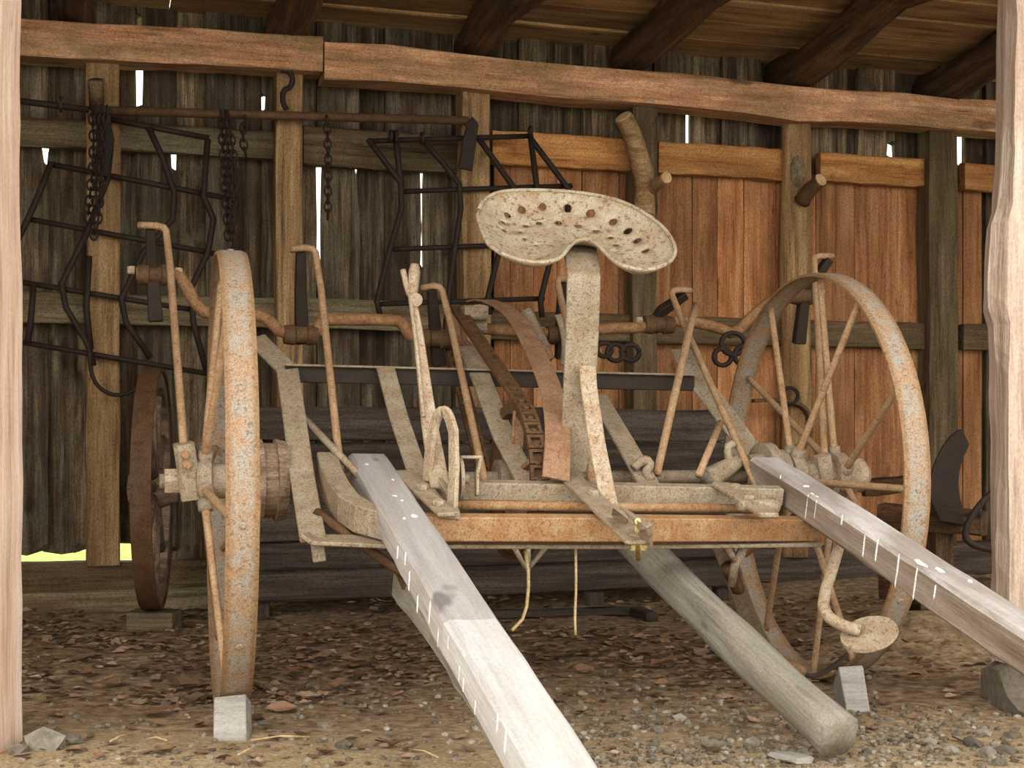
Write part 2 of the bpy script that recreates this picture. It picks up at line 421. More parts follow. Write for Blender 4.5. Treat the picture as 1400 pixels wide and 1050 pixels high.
slits = {62: [(228, 0), (222, 1), (200, 4), (197, 0)], 191: [(146, 0), (143, 3.5), (84, 4), (60, 3), (22, 2.4), (18, 0)], 238: [(234, 0), (230, 2.5), (205, 3.2), (202, 0)],
         361: [(152, 0), (148, 1.5), (130, 1.5), (127, 0)], 437: [(378, 0), (372, 1.6), (300, 1.3), (216, 3), (212, 0)], 488: [(300, 0), (236, .6), (231, 2), (221, 2.2), (217, 0)],
         578: [(512, 0), (508, 1.6), (455, 1.6), (440, .3), (366, .4), (362, 2), (300, 1.2), (226, 3), (222, 0)], 943: [(205, 0), (200, 4.0), (150, 4.0), (146, 0)],
         1220: [(218, 0), (213, 7.5), (196, 7), (192, 0)], 1312: [(228, 0), (222, 10.5), (184, 11.5), (176, 0)]}
def slit_edge(px):
    if px not in slits: return None
    k = (on_wall(px + 10, 600) - on_wall(px, 600)).length / 10
    return [(wz(px, y), g * k + (0.012 if g > 0 else 0.0)) for y, g in slits[px]]
tl = [wt(b) for b in bnd]
ZR = 2.42
for i in range(len(bnd) - 1):
    a, b = bnd[i], bnd[i + 1]
    if b <= 262: z0, rg = wz(a, 750), .034
    else: z0, rg = 0.06, 0.0
    m = 'mossy_board' if b < 640 and i % 3 else 'grey_board'
    lay = R(-.004, .006) if i % 2 else -0.030
    plank(tl[i] - .010, tl[i + 1] + .010, z0, ZR + R(-.02, .02), lay, m, e0=slit_edge(a), e1=slit_edge(b), rag=rg)
t = tl[0]
i = 0
while t > -6.0:
    plank(t - .21, t + .012, .06, ZR, -0.022 if i % 2 else 0, 'grey_board', n=4); t -= .2; i += 1
t = tl[-1]; i = 0
while t < 9.0:
    plank(t - .012, t + .21, .06, ZR, -0.022 if i % 2 else 0, 'grey_board', n=4); t += .2; i += 1
# orange lining boards under the middle rail, right of the third post
lb = [672, 694, 726, 758, 792, 842, 892, 942, 976, 1012, 1056, 1110, 1163, 1222, 1264, 1310, 1336]
for i in range(len(lb) - 1):
    plank(wt(lb[i]) + R(.0005, .003), wt(lb[i + 1]) - R(.0005, .003), .10, 1.90 + R(-.01, .0), .034 + R(0, .004), 'orange_board', th=.022)
def rail(name, px0, px1, z0, z1, off, th, mat):
    zc = (z0 + z1) / 2
    return beam(name, wp(wt(px0), off, zc), wp(wt(px1), off, zc), th, z1 - z0, mat, wall, n=14, jit=.003, wav=.008)
rail('middle_rail', 664, 860, 1.845, 1.985, .085, .05, 'orange_rail')
rail('middle_rail', 888, 1062, 1.845, 1.985, .085, .05, 'orange_rail')
rail('middle_rail', 1106, 1258, 1.855, 1.985, .085, .05, 'orange_rail')
rail('middle_rail', 1300, 1700, 1.845, 1.975, .085, .05, 'orange_rail')
rail('middle_rail', -300, 374, 1.815, 1.925, .05, .05, 'rail_grey')
rail('middle_rail', 411, 630, 1.80, 1.96, .06, .05, 'rail_dark')
rail('lower_rail', -300, 640, 1.13, 1.25, .06, .06, 'rail_grey')
rail('lower_rail', 640, 1265, 1.10, 1.22, .085, .06, 'rail_dark')
rail('lower_rail', 1298, 1700, 1.10, 1.22, .085, .06, 'rail_dark')
rail('sill_beam', -500, 345, .055, .20, .07, .14, 'rail_dark')
rail('sill_beam', 345, 1900, .04, .19, .07, .14, 'box_wood')
rail('bottom_board', -200, 292, .02, .105, .26, .05, 'rail_grey')
def wpost(px0, px1, mat, z0=.19, z1=2.15, off=.105, dp=.11, wav=.006):
    t0, t1 = wt(px0, off), wt(px1, off)
    return beam('post', wp((t0 + t1) / 2, off, z0), wp((t0 + t1) / 2, off, z1), t1 - t0, dp, mat, wall, up=WN, n=12, jit=.003, wav=wav)
wpost(118, 164, 'post_tan')
wpost(375, 411, 'post_tan')
wpost(628, 666, 'post_tan', wav=.012)
wpost(860, 892, 'rail_dark')
wpost(1262, 1300, 'rail_dark')
wpost(-330, -290, 'rail_dark'); wpost(1560, 1600, 'rail_dark')
c0 = on_wall(1087, 600, .11)
log('post', V3((c0.x, c0.y, .15)), V3((c0.x, c0.y, 2.13)), .078, .072, 'post_tan', wall, n=22, bump=.16, wav=.02, flat=.86)
# branch stub pegs left on the posts, with pale sawn ends
def stub(pts, r, off, mat='post_tan', endr=True):
    pts = [on_wall(x, y, o) for x, y, o in pts]
    b = tube('branch_stub', pts, r, mat, wall, n=10, sm=1, jit=.003, taper=[1.1, 1, .9, .85])
    if endr:
        ax = (pts[-1] - pts[-2]).normalized()
        lathe('sawn_end', pts[-1], ax, [(-.004, r * .82), (.004, r * .8), (.005, r * .3)], 'cut_end', b, 12)
    return b
stub([(880, 300, .16), (882, 245, .18), (872, 205, .21), (862, 178, .24), (852, 160, .26)], .045, 0)
stub([(886, 262, .17), (898, 252, .24), (911, 243, .33)], .030, 0)
stub([(1096, 275, .18), (1108, 258, .24), (1122, 246, .30)], .036, 0, 'brown_iron')
kn = on_wall(1093, 235, .175)
lathe('knot', kn + WN * -.03, WN, [(0, .062), (.03, .055), (.045, .03), (.047, .008)], 'rail_grey', wall, 16).scale = (1, .75, 1.5)
# wall plate: two timbers meeting in a scarf joint
beam('wall_plate', wp(wt(-700), .15, 2.215), wp(wt(441, .22), .15, 2.202), .15, .140, 'plate_beam', wall, n=24, jit=.004, wav=.025)
beam('wall_plate', wp(wt(443, .22), .15, 2.196), wp(wt(2300), .15, 2.135), .15, .142, 'plate_beam', wall, n=30, jit=.005, wav=.025)
# iron hook and pegs on the posts
tube('iron_hook', [on_wall(x, y, .20) for x, y in ((384, 96), (396, 97), (401, 108), (397, 120), (387, 123), (386, 140), (392, 150))], .011, 'dark_iron', wall, sm=2)
tube('peg', [on_wall(133, 150, .17), on_wall(131, 110, .24)], .028, 'rail_dark', wall, n=8, jit=.003)

# ---------------- roof: boards on log rafters
roof = bpy.data.objects.new('ceiling', None); link(roof, None, Matrix.Translation(wp(3, 1.5, 2.4)))
tag(roof, 'low board roof on dark log rafters', None, None, 'structure')
SL = 0.085
for k in range(21):
    o = -.35 + k * .21
    z = 2.425 + SL * o
    L0, L1 = -6.0 + R(-.1, .1), 9.0
    cut = R(0.0, 5.0)
    for a, b in ((L0, cut), (cut + .004, L1)):
        beam('roof_board', wp(a, o, z + R(-.004, .004)), wp(b, o, z + R(-.004, .004)), .206, .024, 'roof_board', roof, up=(WN * SL * -1 + V3((0, 0, 1))), n=10, jit=.002)
raft = [(-180, .085), (105, .075), (398, .085), (655, .085), (880, .088), (1085, .085), (1298, .085), (1500, .085), (1700, .085)]
for px, r in raft:
    t = wt(px, .15)
    log('rafter', wp(t, -.12, 2.335 + SL * -.12), wp(t + R(-.03, .03), 3.95, 2.335 + SL * 3.95), r, r * .95, 'rafter', roof, n=22, bump=.22, wav=.06)

# ---------------- end walls and front header, out of the picture, that close the shed
for nm, t in (('wall_left', -2.6), ('wall_right', 6.6)):
    e = bpy.data.objects.new(nm, None); link(e, None, Matrix.Translation(wp(t, 1.8, 0)))
    tag(e, 'end wall of upright boards closing the shed', None, None, 'structure')
    for k in range(17):
        o = .1 + k * .21
        beam('board', wp(t, o, .03), wp(t, o, 2.40 + SL * o), .208, .025, 'grey_board', e, up=WU, n=3)

# ---------------- front posts of the opening
pl = beam('support_post', V3((-1.196, 3.14, -.05)), V3((-1.212, 3.16, 2.66)), .17, .17, 'front_post', None, up=(math.sin(math.radians(-4)), -math.cos(math.radians(4)), 0), n=30, jit=.002, wav=.012, ch=.010)
tag(pl, 'smooth pinkish squared timber post at the shed opening, standing on bare dirt', 'post')
# rough right-hand post
vs = []; n = 60; zb = .115
bx, by = P(1372, 600, 3.62).x + .105, 3.64
prof = [(-.115, -.09), (-.125, -.02), (-.11, .08), (.10, .09), (.12, 0), (.11, -.09), (0, -.105)]
for i in range(n + 1):
    z = zb + (2.68 - zb) * i / n
    for k, (x, y) in enumerate(prof):
        q = .016 * noise.noise((k * 1.7, z * 2.3, 1)) + .008 * noise.noise((k * 2.7, z * 9, 4))
        xx = x * (1 + .0) + q - (.012 if (z > 1.0 and z < 1.25 and k < 3) else 0) + (.018 * smst(.95, 1.6, z) if k < 3 else 0)
        vs.append((z - zb, xx, -(y + q * .6)))
Mp = Matrix(((0, 1, 0, bx), (0, 0, -1, by), (1, 0, 0, zb), (0, 0, 0, 1)))
pr = mesh_obj('support_post', vs, ring_faces(n + 1, 7), 'front_log', None, Mp, False)
tag(pr, 'rough hewn wavy-edged timber post standing on a grey stone', 'post')
def rock(name, c, sx, sy, sz, mat, sub=2, amp=.25, parent=None, flat=True):
    bm = bmesh.new(); bmesh.ops.create_icosphere(bm, subdivisions=sub, radius=1)
    sd = R(0, 99)
    for v in bm.verts:
        k = 1 + amp * noise.noise(v.co * 1.4 + V3((sd, 0, 0))) + amp * .5 * noise.noise(v.co * 3.1 + V3((0, sd, 0)))
        v.co = V3((max(-.8, min(.8, v.co.x * k)) * sx, max(-.8, min(.8, v.co.y * k)) * sy, max(-.7, min(.7, v.co.z * k)) * sz))
    me = bpy.data.meshes.new(name); bm.to_mesh(me); bm.free(); me.materials.append(MT[mat])
    return link(bpy.data.objects.new(name, me), parent, Matrix.Translation(c))
zr = .135
tag(rock('foundation_stone', V3((bx + .02, by - .01, .042)), .19, .19, .105, 'stone', 3, .18), 'large rough grey stone under the wavy-edged shed post', 'stone')

# ================================================================== THE HAY TEDDER
TD = thing('hay_tedder', MO, 'old horse-drawn hay tedder of rusty iron with pan seat, two spoked wheels and timber shafts', 'farm machine')
UP = V3((0, 0, 1))
WYA = math.radians(14.2)
WAX = V3((math.cos(WYA), math.sin(WYA), 0))               # wheel axis
RW = 0.575
def wheel(c, side):
    rw, th = .036, .011
    rim = lathe('wheel', c, WAX, [(-rw, RW - th), (-rw, RW - .004), (-rw * .7, RW), (rw * .7, RW), (rw, RW - .004), (rw, RW - th)], 'rim_iron', TD, 88, closed=True)
    e1, e2 = UP, WAX.cross(UP).normalized()
    lathe('hub', c, WAX, [(-.125, .018), (-.12, .036), (-.085, .038), (-.08, .062), (-.045, .062), (-.04, .045), (.05, .045), (.055, .066), (.09, .066), (.095, .04), (.13, .038), (.135, .02)], 'grey_cast', rim, 24)
    for k in range(12):
        a = math.radians(30 * k + (2 if side > 0 else 8))
        d = e1 * math.cos(a) + e2 * math.sin(a)
        hx = -.062 if k % 2 else .072
        a2 = a + math.radians(14 if (k // 2) % 2 else -14)
        d2 = e1 * math.cos(a2) + e2 * math.sin(a2)
        p0 = c + WAX * hx + d2 * .05; p1 = c + WAX * (.010 if k % 2 == 0 else -.010) + d * (RW - .008)
        dd = (p1 - p0).normalized()
        tube('spoke', [p0, p0 + dd * .05, p1 - dd * .03, p1], .0095, 'rod', rim, 8, taper=[1.7, 1.05, 1.0, 1.0])
        tube('spoke_socket', [p0 - dd * .02, p0 + dd * .035], .019, 'grey_cast', rim, 8)
        bolt(c + d * (RW - .002), d, .009, .005, 'rim_iron', rim, 'rivet')
    return rim
CL = V3((AL.x, AL.y, AXZ)); CR = V3((AR.x, AR.y, AXZ))
wheel(CL, -1); wheel(CR, 1)
def ax(u, v=0.0, z=AXZ): return MO + MU * u + MV * v + V3((0, 0, z))
HT = TRACK / 2
tube('axle', [ax(-HT - .17), ax(HT + .12)], .019, 'grey_cast', TD, 10)
# ratchet drums inside the wheels
lathe('ratchet_drum', ax(-HT + .10), MU, [(-.045, .05), (-.045, .10), (-.02, .105), (-.018, .095), (.012, .095), (.014, .106), (.04, .10), (.04, .05), (.11, .045), (.11, .02)], 'felloe', TD, 30)
lathe('ratchet_drum', ax(HT - .15), MU, [(-.06, .03), (-.06, .06), (-.02, .065), (-.018, .095), (.012, .095), (.014, .08), (.05, .075), (.05, .05)], 'grey_cast', TD, 30)

# main frame: front channel bending back at the left end, rear bar, round rod, underlying flat bar
fpts = [mv(446, 634, .02), fr(462, 672, -.02), fr(483, 704, -.015), fr(520, 719, -.015), fr(600, 721, -.015), fr(860, 722, -.015), mv(1120, 723, .36)]
fpts[1] = fpts[0] * .55 + fpts[2] * .45 + V3((-.01, 0, -.008))
strap('front_bar', fpts[3:], .058, .040, FN, 'dusty_rust', TD)
strap('curved_end', smooth_path(fpts[:3] + [fpts[3] + MU * .03], 1), .066, .052, FN, 'dusty', TD)
strap('rear_bar', [fr(556, 668), fr(980, 676), fr(1068, 678)], .046, .040, FN, 'dusty', TD)
tube('cross_rod', [fr(596, 690, -.01), fr(1046, 696, -.01)], .0125, 'dusty_rust', TD, 10)
lf = [mv(349, 462, -.50), mv(393, 506, -.30), mv(401, 560, -.12), mv(413, 650, .12), mv(428, 738, .40)]
strap('side_bar', lf[:2] + smooth_path(lf[1:4], 1)[1:] + [lf[4]], .060, .010, MU + V3((0, 0, .2)), 'dusty', TD)
strap('lower_bar', [mv(416, 730, .40), mv(430, 738, .41), mv(530, 741, .43), mv(860, 742, .44), mv(1112, 740, .35)], .080, .010, FD, 'dusty', TD)
strap('corner_lug', [mv(433, 738, .40), mv(437, 768, .40)], .03, .010, MU, 'dusty', TD)
beam('cross_bar', mv(390, 511, -.30), mv(948, 524, -.30), .014, .046, 'black_bar', TD, n=4, jit=.001, ch=.002)
strap('cross_bar_flange', [mv(390, 499, -.29), mv(948, 513, -.29)], .030, .006, MV, 'dusty', TD)
strap('side_bar', [mv(932, 478, -.40), mv(948, 512, -.33), mv(990, 566, -.24), mv(1046, 642, -.12)], .075, .010, MU, 'dusty', TD)
strap('brace_bar', [mv(527, 503, -.28), mv(545, 570, -.10), mv(574, 656, .16)], .052, .010, MU, 'dusty', TD)
strap('brace_bar', [mv(640, 475, -.42), mv(655, 510, -.3), mv(690, 600, 0), mv(722, 660, .16)], .062, .012, MU, 'dusty', TD)
strap('brace_bar', [mv(815, 540, -.28), mv(845, 590, -.08), mv(888, 664, .14)], .062, .010, MU, 'dusty', TD)
strap('brace_bar', [mv(806, 560, -.12), mv(832, 660, .13)], .022, .014, MU, 'guard', TD)
tube('stay_rod', [mv(414, 570, -.1), mv(460, 618, .05), mv(520, 680, .2)], .010, 'dusty', TD, 6)
tube('stay_rod', [mv(985, 578, -.05), mv(955, 650, .12)], .011, 'rod', TD, 6)
tube('stay_rod', [mv(432, 700, .3), mv(470, 728, .36), mv(560, 790, .42)], .012, 'brown_iron', TD, 6)
# bracing flats lying on the frame
def flat(name, a, b, wd, th, off, mat='dusty'):
    p, q = fr(a[0], a[1], off), fr(b[0], b[1], off)
    return strap(name, [p, q], wd, th, FN.cross(q - p), mat, TD)
flat('seat_plate', (772, 645), (874, 742), .062, .010, .028)
flat('tie_plate', (548, 645), (612, 704), .045, .010, .028)
flat('tie_plate', (985, 662), (1052, 705), .050, .012, .030)
for px, py in ((1006, 668), (1024, 683), (1037, 690), (600, 690), (578, 668), (812, 676)):
    bolt(fr(px, py, .034), FN, .014, .012, 'dusty', TD)
log('casting', fr(1058, 690, .02), fr(1012, 690, .03), .022, .014, 'dusty', TD, n=5, m=8, bump=.35)
# seat plate clamp with bolt and brass wing nut
cl = strap('clamp', [fr(846, 712, .03), fr(851, 697, .075), fr(884, 720, .075), fr(882, 738, .03)], .045, .010, MV, 'dusty', TD)
tube('clamp_bolt', [fr(872, 712, .08), mv(873, 764, .47)], .007, 'brass', TD, 6)
beam('wing_nut', mv(862, 749, .48), mv(883, 749, .48), .012, .014, 'brass', TD, n=1, ch=.003, jit=0)

# ---------------- pan seat on its spring
SN = None
sc = mv(789, 312, .13)
tilt = math.radians(34)
sn0 = (MV * math.sin(tilt) + UP * math.cos(tilt)).normalized()
sn0 = (Matrix.Rotation(math.radians(7), 3, MV) @ sn0).normalized()
se1 = (MU - sn0 * MU.dot(sn0)).normalized(); se2 = sn0.cross(se1)
out_px = [(652, 291), (661, 272), (679, 262), (704, 259), (747, 259), (790, 262), (822, 267), (846, 273), (871, 284), (893, 298), (910, 313), (922, 332), (924, 345), (916, 358), (897, 366), (880, 368), (854, 364), (838, 355), (827, 344), (816, 332), (803, 326), (790, 327), (780, 334), (771, 347), (762, 354), (743, 358), (721, 357), (698, 351), (679, 342), (666, 332), (660, 317), (655, 304)]
def st(px, py):
    p = on_plane(px, py, sc, sn0) - sc; return V3((p.dot(se1), p.dot(se2)))
def chaikin(p, k=2):
    for _ in range(k):
        q = []
        for a, b in zip(p, p[1:] + p[:1]): q += [a * .75 + b * .25, a * .25 + b * .75]
        p = q
    return p
OUT = chaikin([st(*p) for p in out_px], 1)
def seg_d(p, a, b):
    ab = b - a; t = max(0, min(1, (p - a).dot(ab) / max(ab.length_squared, 1e-12))); return (p - a - ab * t).length
def odist(p): return min(seg_d(p, a, b) for a, b in zip(OUT, OUT[1:] + OUT[:1]))
def inside(p, poly):
    c = False
    for a, b in zip(poly, poly[1:] + poly[:1]):
        if (a.y > p.y) != (b.y > p.y) and p.x < (b.x - a.x) * (p.y - a.y) / (b.y - a.y) + a.x: c = not c
    return c
def depth(p, d=None):
    d = odist(p) if d is None else d
    t = min(d / .11, 1); return .052 * (1 - (1 - t) ** 2.0) + .002
def sp(p, d=None): return sc + se1 * p.x + se2 * p.y - sn0 * depth(p, d)
def unsp(px, py):
    p = st(px, py)
    for _ in range(12):
        x, y = proj(sp(p)); p = p + (st(px, py) - st(x, y)) * .8
    return p
hol = [(742, 281, 4.7), (776, 283, 5.2), (807.5, 292, 5.5), (713.5, 287, 5), (694, 294, 4.2), (838, 303.5, 5), (858, 316, 5.2), (871, 329, 5), (882, 343, 4.5), (719, 309, 4), (737, 305, 4), (763, 304.5, 4.5), (790.5, 309, 4.2), (815, 316, 4.5), (834.5, 325, 4), (842, 335, 3.6), (688, 304, 3.4), (690, 315, 3), (711, 317, 2.8), (717, 326, 2.8), (733, 335, 2.4), (840, 344, 2.4)]
HOLES = []
for x, y, r in hol:
    c = unsp(x, y)
    if inside(c, OUT): HOLES.append([c + V3((math.cos(a), math.sin(a))) * r * .0024 for a in [2 * math.pi * k / 10 for k in range(10)]])
vv, ee = [], []
for loop in [OUT] + HOLES:
    b = len(vv); m = len(loop); vv += loop; ee += [(b + i, b + (i + 1) % m) for i in range(m)]
xa, xb = min(p.x for p in OUT), max(p.x for p in OUT); ya, yb = min(p.y for p in OUT), max(p.y for p in OUT)
for i in range(34):
    for j in range(26):
        p = V3((xa + (xb - xa) * (i + .5 * (j % 2)) / 34, ya + (yb - ya) * j / 26))
        if inside(p, OUT) and odist(p) > .008 and all((p - sum(h, V3((0, 0))) / len(h)).length > .016 for h in HOLES): vv.append(p)
cv, ce, cf = delaunay_2d_cdt(vv, ee, [], 0, 1e-6)[:3]
cf = [t for t in cf if (lambda m: inside(m, OUT) and not any(inside(m, h) for h in HOLES))((cv[t[0]] + cv[t[1]] + cv[t[2]]) / 3)]
seat = mesh_obj('seat', [sp(p) - sc for p in cv], [tuple(t) for t in cf], 'seat_pan', TD, Matrix.Translation(sc), True)
so = seat.modifiers.new('solid', 'SOLIDIFY'); so.thickness = .005; so.offset = -1
rimp = [sp(p, 0) for p in OUT]; rimp.append(rimp[0])
tube('seat_rim', rimp, .0055, 'seat_pan', seat, 6)
# spring post and brace
top = sp(unsp(792, 322)) - sn0 * .010
strap('seat_spring', [mv(788, 652, .14), mv(791, 560, .17), mv(796, 450, .22)] + smooth_path([mv(797, 420, .24), mv(798, 385, .26), mv(798, 374, .255), mv(794, 346, .14), top + V3((0, 0, -.006))], 1), .088, .010, MU, 'dusty', TD)
strap('seat_brace', [mv(803, 500, .215), mv(805, 530, .225), mv(816, 605, .29), mv(834, 694, .37)], .044, .009, MU, 'pale', TD)
strap('seat_foot', [mv(775, 648, .15), mv(815, 650, .17)], .05, .02, MV, 'dusty', TD)
for x, y, v in ((817, 640, .20), (806, 645, .19)): bolt(mv(x, y, v), MV, .013, .02, 'dusty', TD)
for x, y in ((812, 640), (817, 655)): log('casting', mv(x, y + 30, .2), mv(x, y - 6, .2), .020, .016, 'guard', TD, n=4, m=8, bump=.2)

# ---------------- timber shafts bolted on the frame, sloping down towards the open front
b0 = mv(503, 620, -.02) - FN * .036; L1 = 2.35
e0 = P(775, 1050, 1.93) - FN * .036; e0 = b0 + (e0 - b0).normalized() * L1
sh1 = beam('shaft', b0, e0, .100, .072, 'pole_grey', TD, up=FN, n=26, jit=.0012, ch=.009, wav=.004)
b1 = mv(1048, 624, .08) - FN * .04
e1 = P(1400, 849, 2.74) - FN * .04; e1 = b1 + (e1 - b1).normalized() * 2.0
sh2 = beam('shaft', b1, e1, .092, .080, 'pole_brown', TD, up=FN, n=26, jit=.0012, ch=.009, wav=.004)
# bird droppings on the shafts
def splat(sh, o, end, marks):
    X = (end - o).normalized(); Y = FN.cross(X).normalized(); Z = X.cross(Y)
    vs, fs = [], []
    for face, x, y, lx, ly in marks:
        n = 9; c = o + X * x
        if face == 't': e1, e2, nn, cc = X, Y, Z, c + Z * sh[1] + Y * y
        else: e1, e2, nn, cc = X, Z, -Y, c + Y * -sh[0] + Z * y
        b = len(vs)
        rr = [R(.6, 1.2) for _ in range(n)]
        for lift, k0 in ((-.001, 1), (.0014, .8)):
            for k in range(n):
                a = 2 * math.pi * k / n
                vs.append(cc + nn * lift + e1 * (math.cos(a) * lx * rr[k] * k0) + e2 * (math.sin(a) * ly * rr[k] * k0))
        fs.append(tuple(b + n + k for k in range(n)))
        fs += [(b + k, b + (k + 1) % n, b + n + (k + 1) % n, b + n + k) for k in range(n)]
    return vs, fs
def droppings(sh, half, o, end, marks):
    vs, fs = splat(half, o, end, marks)
    ob = mesh_obj('bird_dropping', [v - o for v in vs], fs, 'white_mark', sh, Matrix.Translation(o)); ob['kind'] = 'stuff'
mk = [('t', .12, -.02, .01, .006), ('t', .28, .02, .012, .004), ('t', .43, .0, .008, .008), ('t', .47, .01, .006, .004), ('t', .60, .015, .012, .008), ('t', .62, -.01, .01, .005)]
mk += [('s', .75 + k * .09 + R(-.03, .03), R(-.02, .02), .002, R(.012, .026)) for k in range(15)]
droppings(sh1, (.050, .036), b0, e0, mk)
mk = [('s', x, y, .0022, h) for x, y, h in ((.20, .015, .03), (.37, .0, .046), (.42, .01, .03), (.56, .03, .018), (.68, .005, .03), (.74, .012, .028), (.84, .0, .045), (.92, .0, .045), (1.0, .01, .02))]
mk += [('t', .90, -.03, .03, .008), ('t', .95, -.01, .02, .006), ('t', .30, -.02, .01, .01), ('t', .38, -.035, .03, .004), ('t', 1.02, .02, .008, .005)]
droppings(sh2, (.046, .040), b1, e1, mk)

# ---------------- hand lever and quadrant
lev = strap('hand_lever', [mv(563, 402, -.02), mv(572, 460, .03), mv(581, 530, .09), mv(588, 585, .14), mv(602, 668, .26)], .026, .012, MU, 'pale', TD, widths=(.020, .05))
tube('grip', [mv(567, 362, -.05), mv(566.5, 372, -.045), mv(565, 390, -.03), mv(564, 408, -.02)], .0155, 'pale', lev, 10, taper=[.75, 1.05, 1, .75])
tube('latch', [mv(551, 369, -.04), mv(555, 388, -.03), mv(560, 404, -.02)], .008, 'pale', lev, 8)
tube('latch_rod', [mv(560, 402, -.01), mv(569, 470, .05), mv(579, 570, .15)], .0055, 'pale', lev, 6)
lathe('latch_pivot', mv(566, 411, -.02) - MV * -.01, MV, [(0, .018), (.014, .018), (.018, .008)], 'pale', lev, 12)
strap('quadrant', smooth_path([mv(584, 658, .22), mv(588, 610, .22), mv(595, 575, .23), mv(604, 560, .25), mv(613, 566, .27), mv(620, 590, .29)], 2) + [mv(621, 640, .33), mv(618, 700, .39)], .030, .012, MV + MU * .35, 'pale', TD)
strap('quadrant_foot', [fr(598, 701, .02), fr(628, 702, .02)], .045, .018, FD, 'dusty', TD)
strap('lever_bracket', [mv(576, 655, .18), mv(606, 695, .34)], .020, .020, MU, 'dusty', TD)
strap('lever_bracket', [mv(590, 640, .18), mv(615, 680, .32)], .014, .018, MU, 'dusty', TD)
lathe('disc', mv(629, 655, .30), (MU + MV * .1), [(-.004, .052), (.004, .052), (.005, .012), (.02, .012)], 'dusty', TD, 24)
strap('bracket', [mv(629, 625, .26), mv(657, 625, .26), mv(652, 648, .26), mv(652, 678, .27)], .018, .008, MV, 'pale', TD)

# ---------------- crankshaft and the six kicking forks behind the axle
ck = [(186, 374), (238, 374), (249, 380), (272, 424), (290, 429), (350, 430), (366, 436), (384, 456), (430, 459), (438, 440), (450, 437), (540, 437), (553, 444), (561, 463), (612, 463), (640, 448), (700, 452), (770, 458), (822, 449), (884, 448), (908, 440), (934, 438), (984, 448), (1004, 458), (1030, 430), (1060, 408), (1104, 402)]
tube('crankshaft', [mv(x, y, -.62) for x, y in ck], .0185, 'crank', TD, 10, sm=1)
def fork(rod, rv, arm, av, boss, pin=None):
    """rod: pale connecting rod with hooked top; arm: dark fork arm through the crank; boss: crank bearing"""
    n = len(rod)
    pts = [mv(x, y, v) for (x, y), v in zip(rod, rv)]
    k = tube('fork_rod', pts[:-1] + [pts[-2] * .3 + pts[-1] * .7, pts[-1]], .0105, 'rod', TD, 8, sm=1)
    a = [mv(x, y, v) for (x, y), v in zip(arm, av)]
    g = strap('fork_arm', a, .040, .030, MU, 'dark_iron', TD, widths=(.026, .042))
    c = mv(boss[0], boss[1], -.62)
    lathe('crank_bearing', c - MU * .05, MU, [(0, .02), (0, .028), (.03, .032), (.034, .026), (.066, .026), (.07, .032), (.10, .028), (.10, .02)], 'brown_iron', g, 14)
    for s in (-1, 1):
        bolt(c + MU * (.058 * s) + V3((0, 0, .012)), MU * s, .013, .02, 'pale', g)
fork([(190, 308), (222, 309), (229, 318), (251, 606)], (-.60, -.56, -.55, .04), [(206, 314), (208, 370), (213, 440)], (-.58, -.62, -.62), (212, 376))
fork([(398, 341), (425, 338), (434, 348), (466, 650)], (-.60, -.56, -.55, .08), [(411, 345), (411, 400), (413, 470)], (-.58, -.62, -.66), (411, 458))
fork([(577, 394), (598, 390), (607, 400), (664, 664)], (-.60, -.56, -.55, .12), [(590, 396), (594, 440), (600, 500)], (-.58, -.62, -.66), (594, 463))
fork([(776, 384), (764, 380), (762, 390), (806, 560)], (-.60, -.56, -.55, .0), [(770, 386), (768, 430), (768, 490)], (-.58, -.62, -.66), (768, 458))
fork([(944, 397), (921, 396), (917, 404), (1036, 668)], (-.60, -.56, -.55, .12), [(938, 402), (905, 425), (890, 452)], (-.58, -.62, -.66), (900, 444))
fork([(1138, 350), (1114, 350), (1113, 360), (1128, 630)], (-.60, -.56, -.55, .04), [(1134, 354), (1100, 400), (1092, 470)], (-.58, -.62, -.66), (1098, 404))
# bracket on the axle end that the outer rod pivots on
beam('pivot_bracket', mv(250, 606, .04), mv(262, 682, .02), .050, .045, 'dusty', TD, up=MV, n=3, ch=.008)
for y in (622, 636): bolt(mv(253 + (y - 622) * .2, y, .065), MV, .012, .008, 'dusty_rust', TD)
bolt(mv(250, 657, .0) - MU * .045, MU, .034, .05, 'pale', TD, 'axle_nut')
beam('pivot_bracket', mv(1124, 622, .05), mv(1130, 655, .04), .045, .04, 'dusty', TD, up=MV, n=3, ch=.008)
lathe('axle_cap', ax(HT + .07), MU, [(0, .045), (.02, .052), (.035, .046), (.05, .052), (.065, .046), (.08, .05), (.10, .03)], 'pale', TD, 18)
tube('trip_lever', [mv(952, 418, -.45), mv(945, 440, -.38), mv(898, 648, .08)], .0125, 'rod', TD, 8, taper=[1.1, 1, .9])
tube('trip_hook', [mv(866, 640, .1), mv(874, 632, .1), mv(884, 628, .1), mv(890, 636, .1), mv(882, 646, .1), mv(890, 656, .13)], .013, 'dusty', TD, 8, sm=1)
log('casting', mv(968, 655, .05), mv(1010, 630, .02), .035, .022, 'dusty', TD, n=5, m=9, bump=.3)
tube('casting_lug', [mv(1000, 640, .03), mv(993, 612, .0), mv(1003, 606, .0)], .012, 'dusty', TD, 8, sm=1)

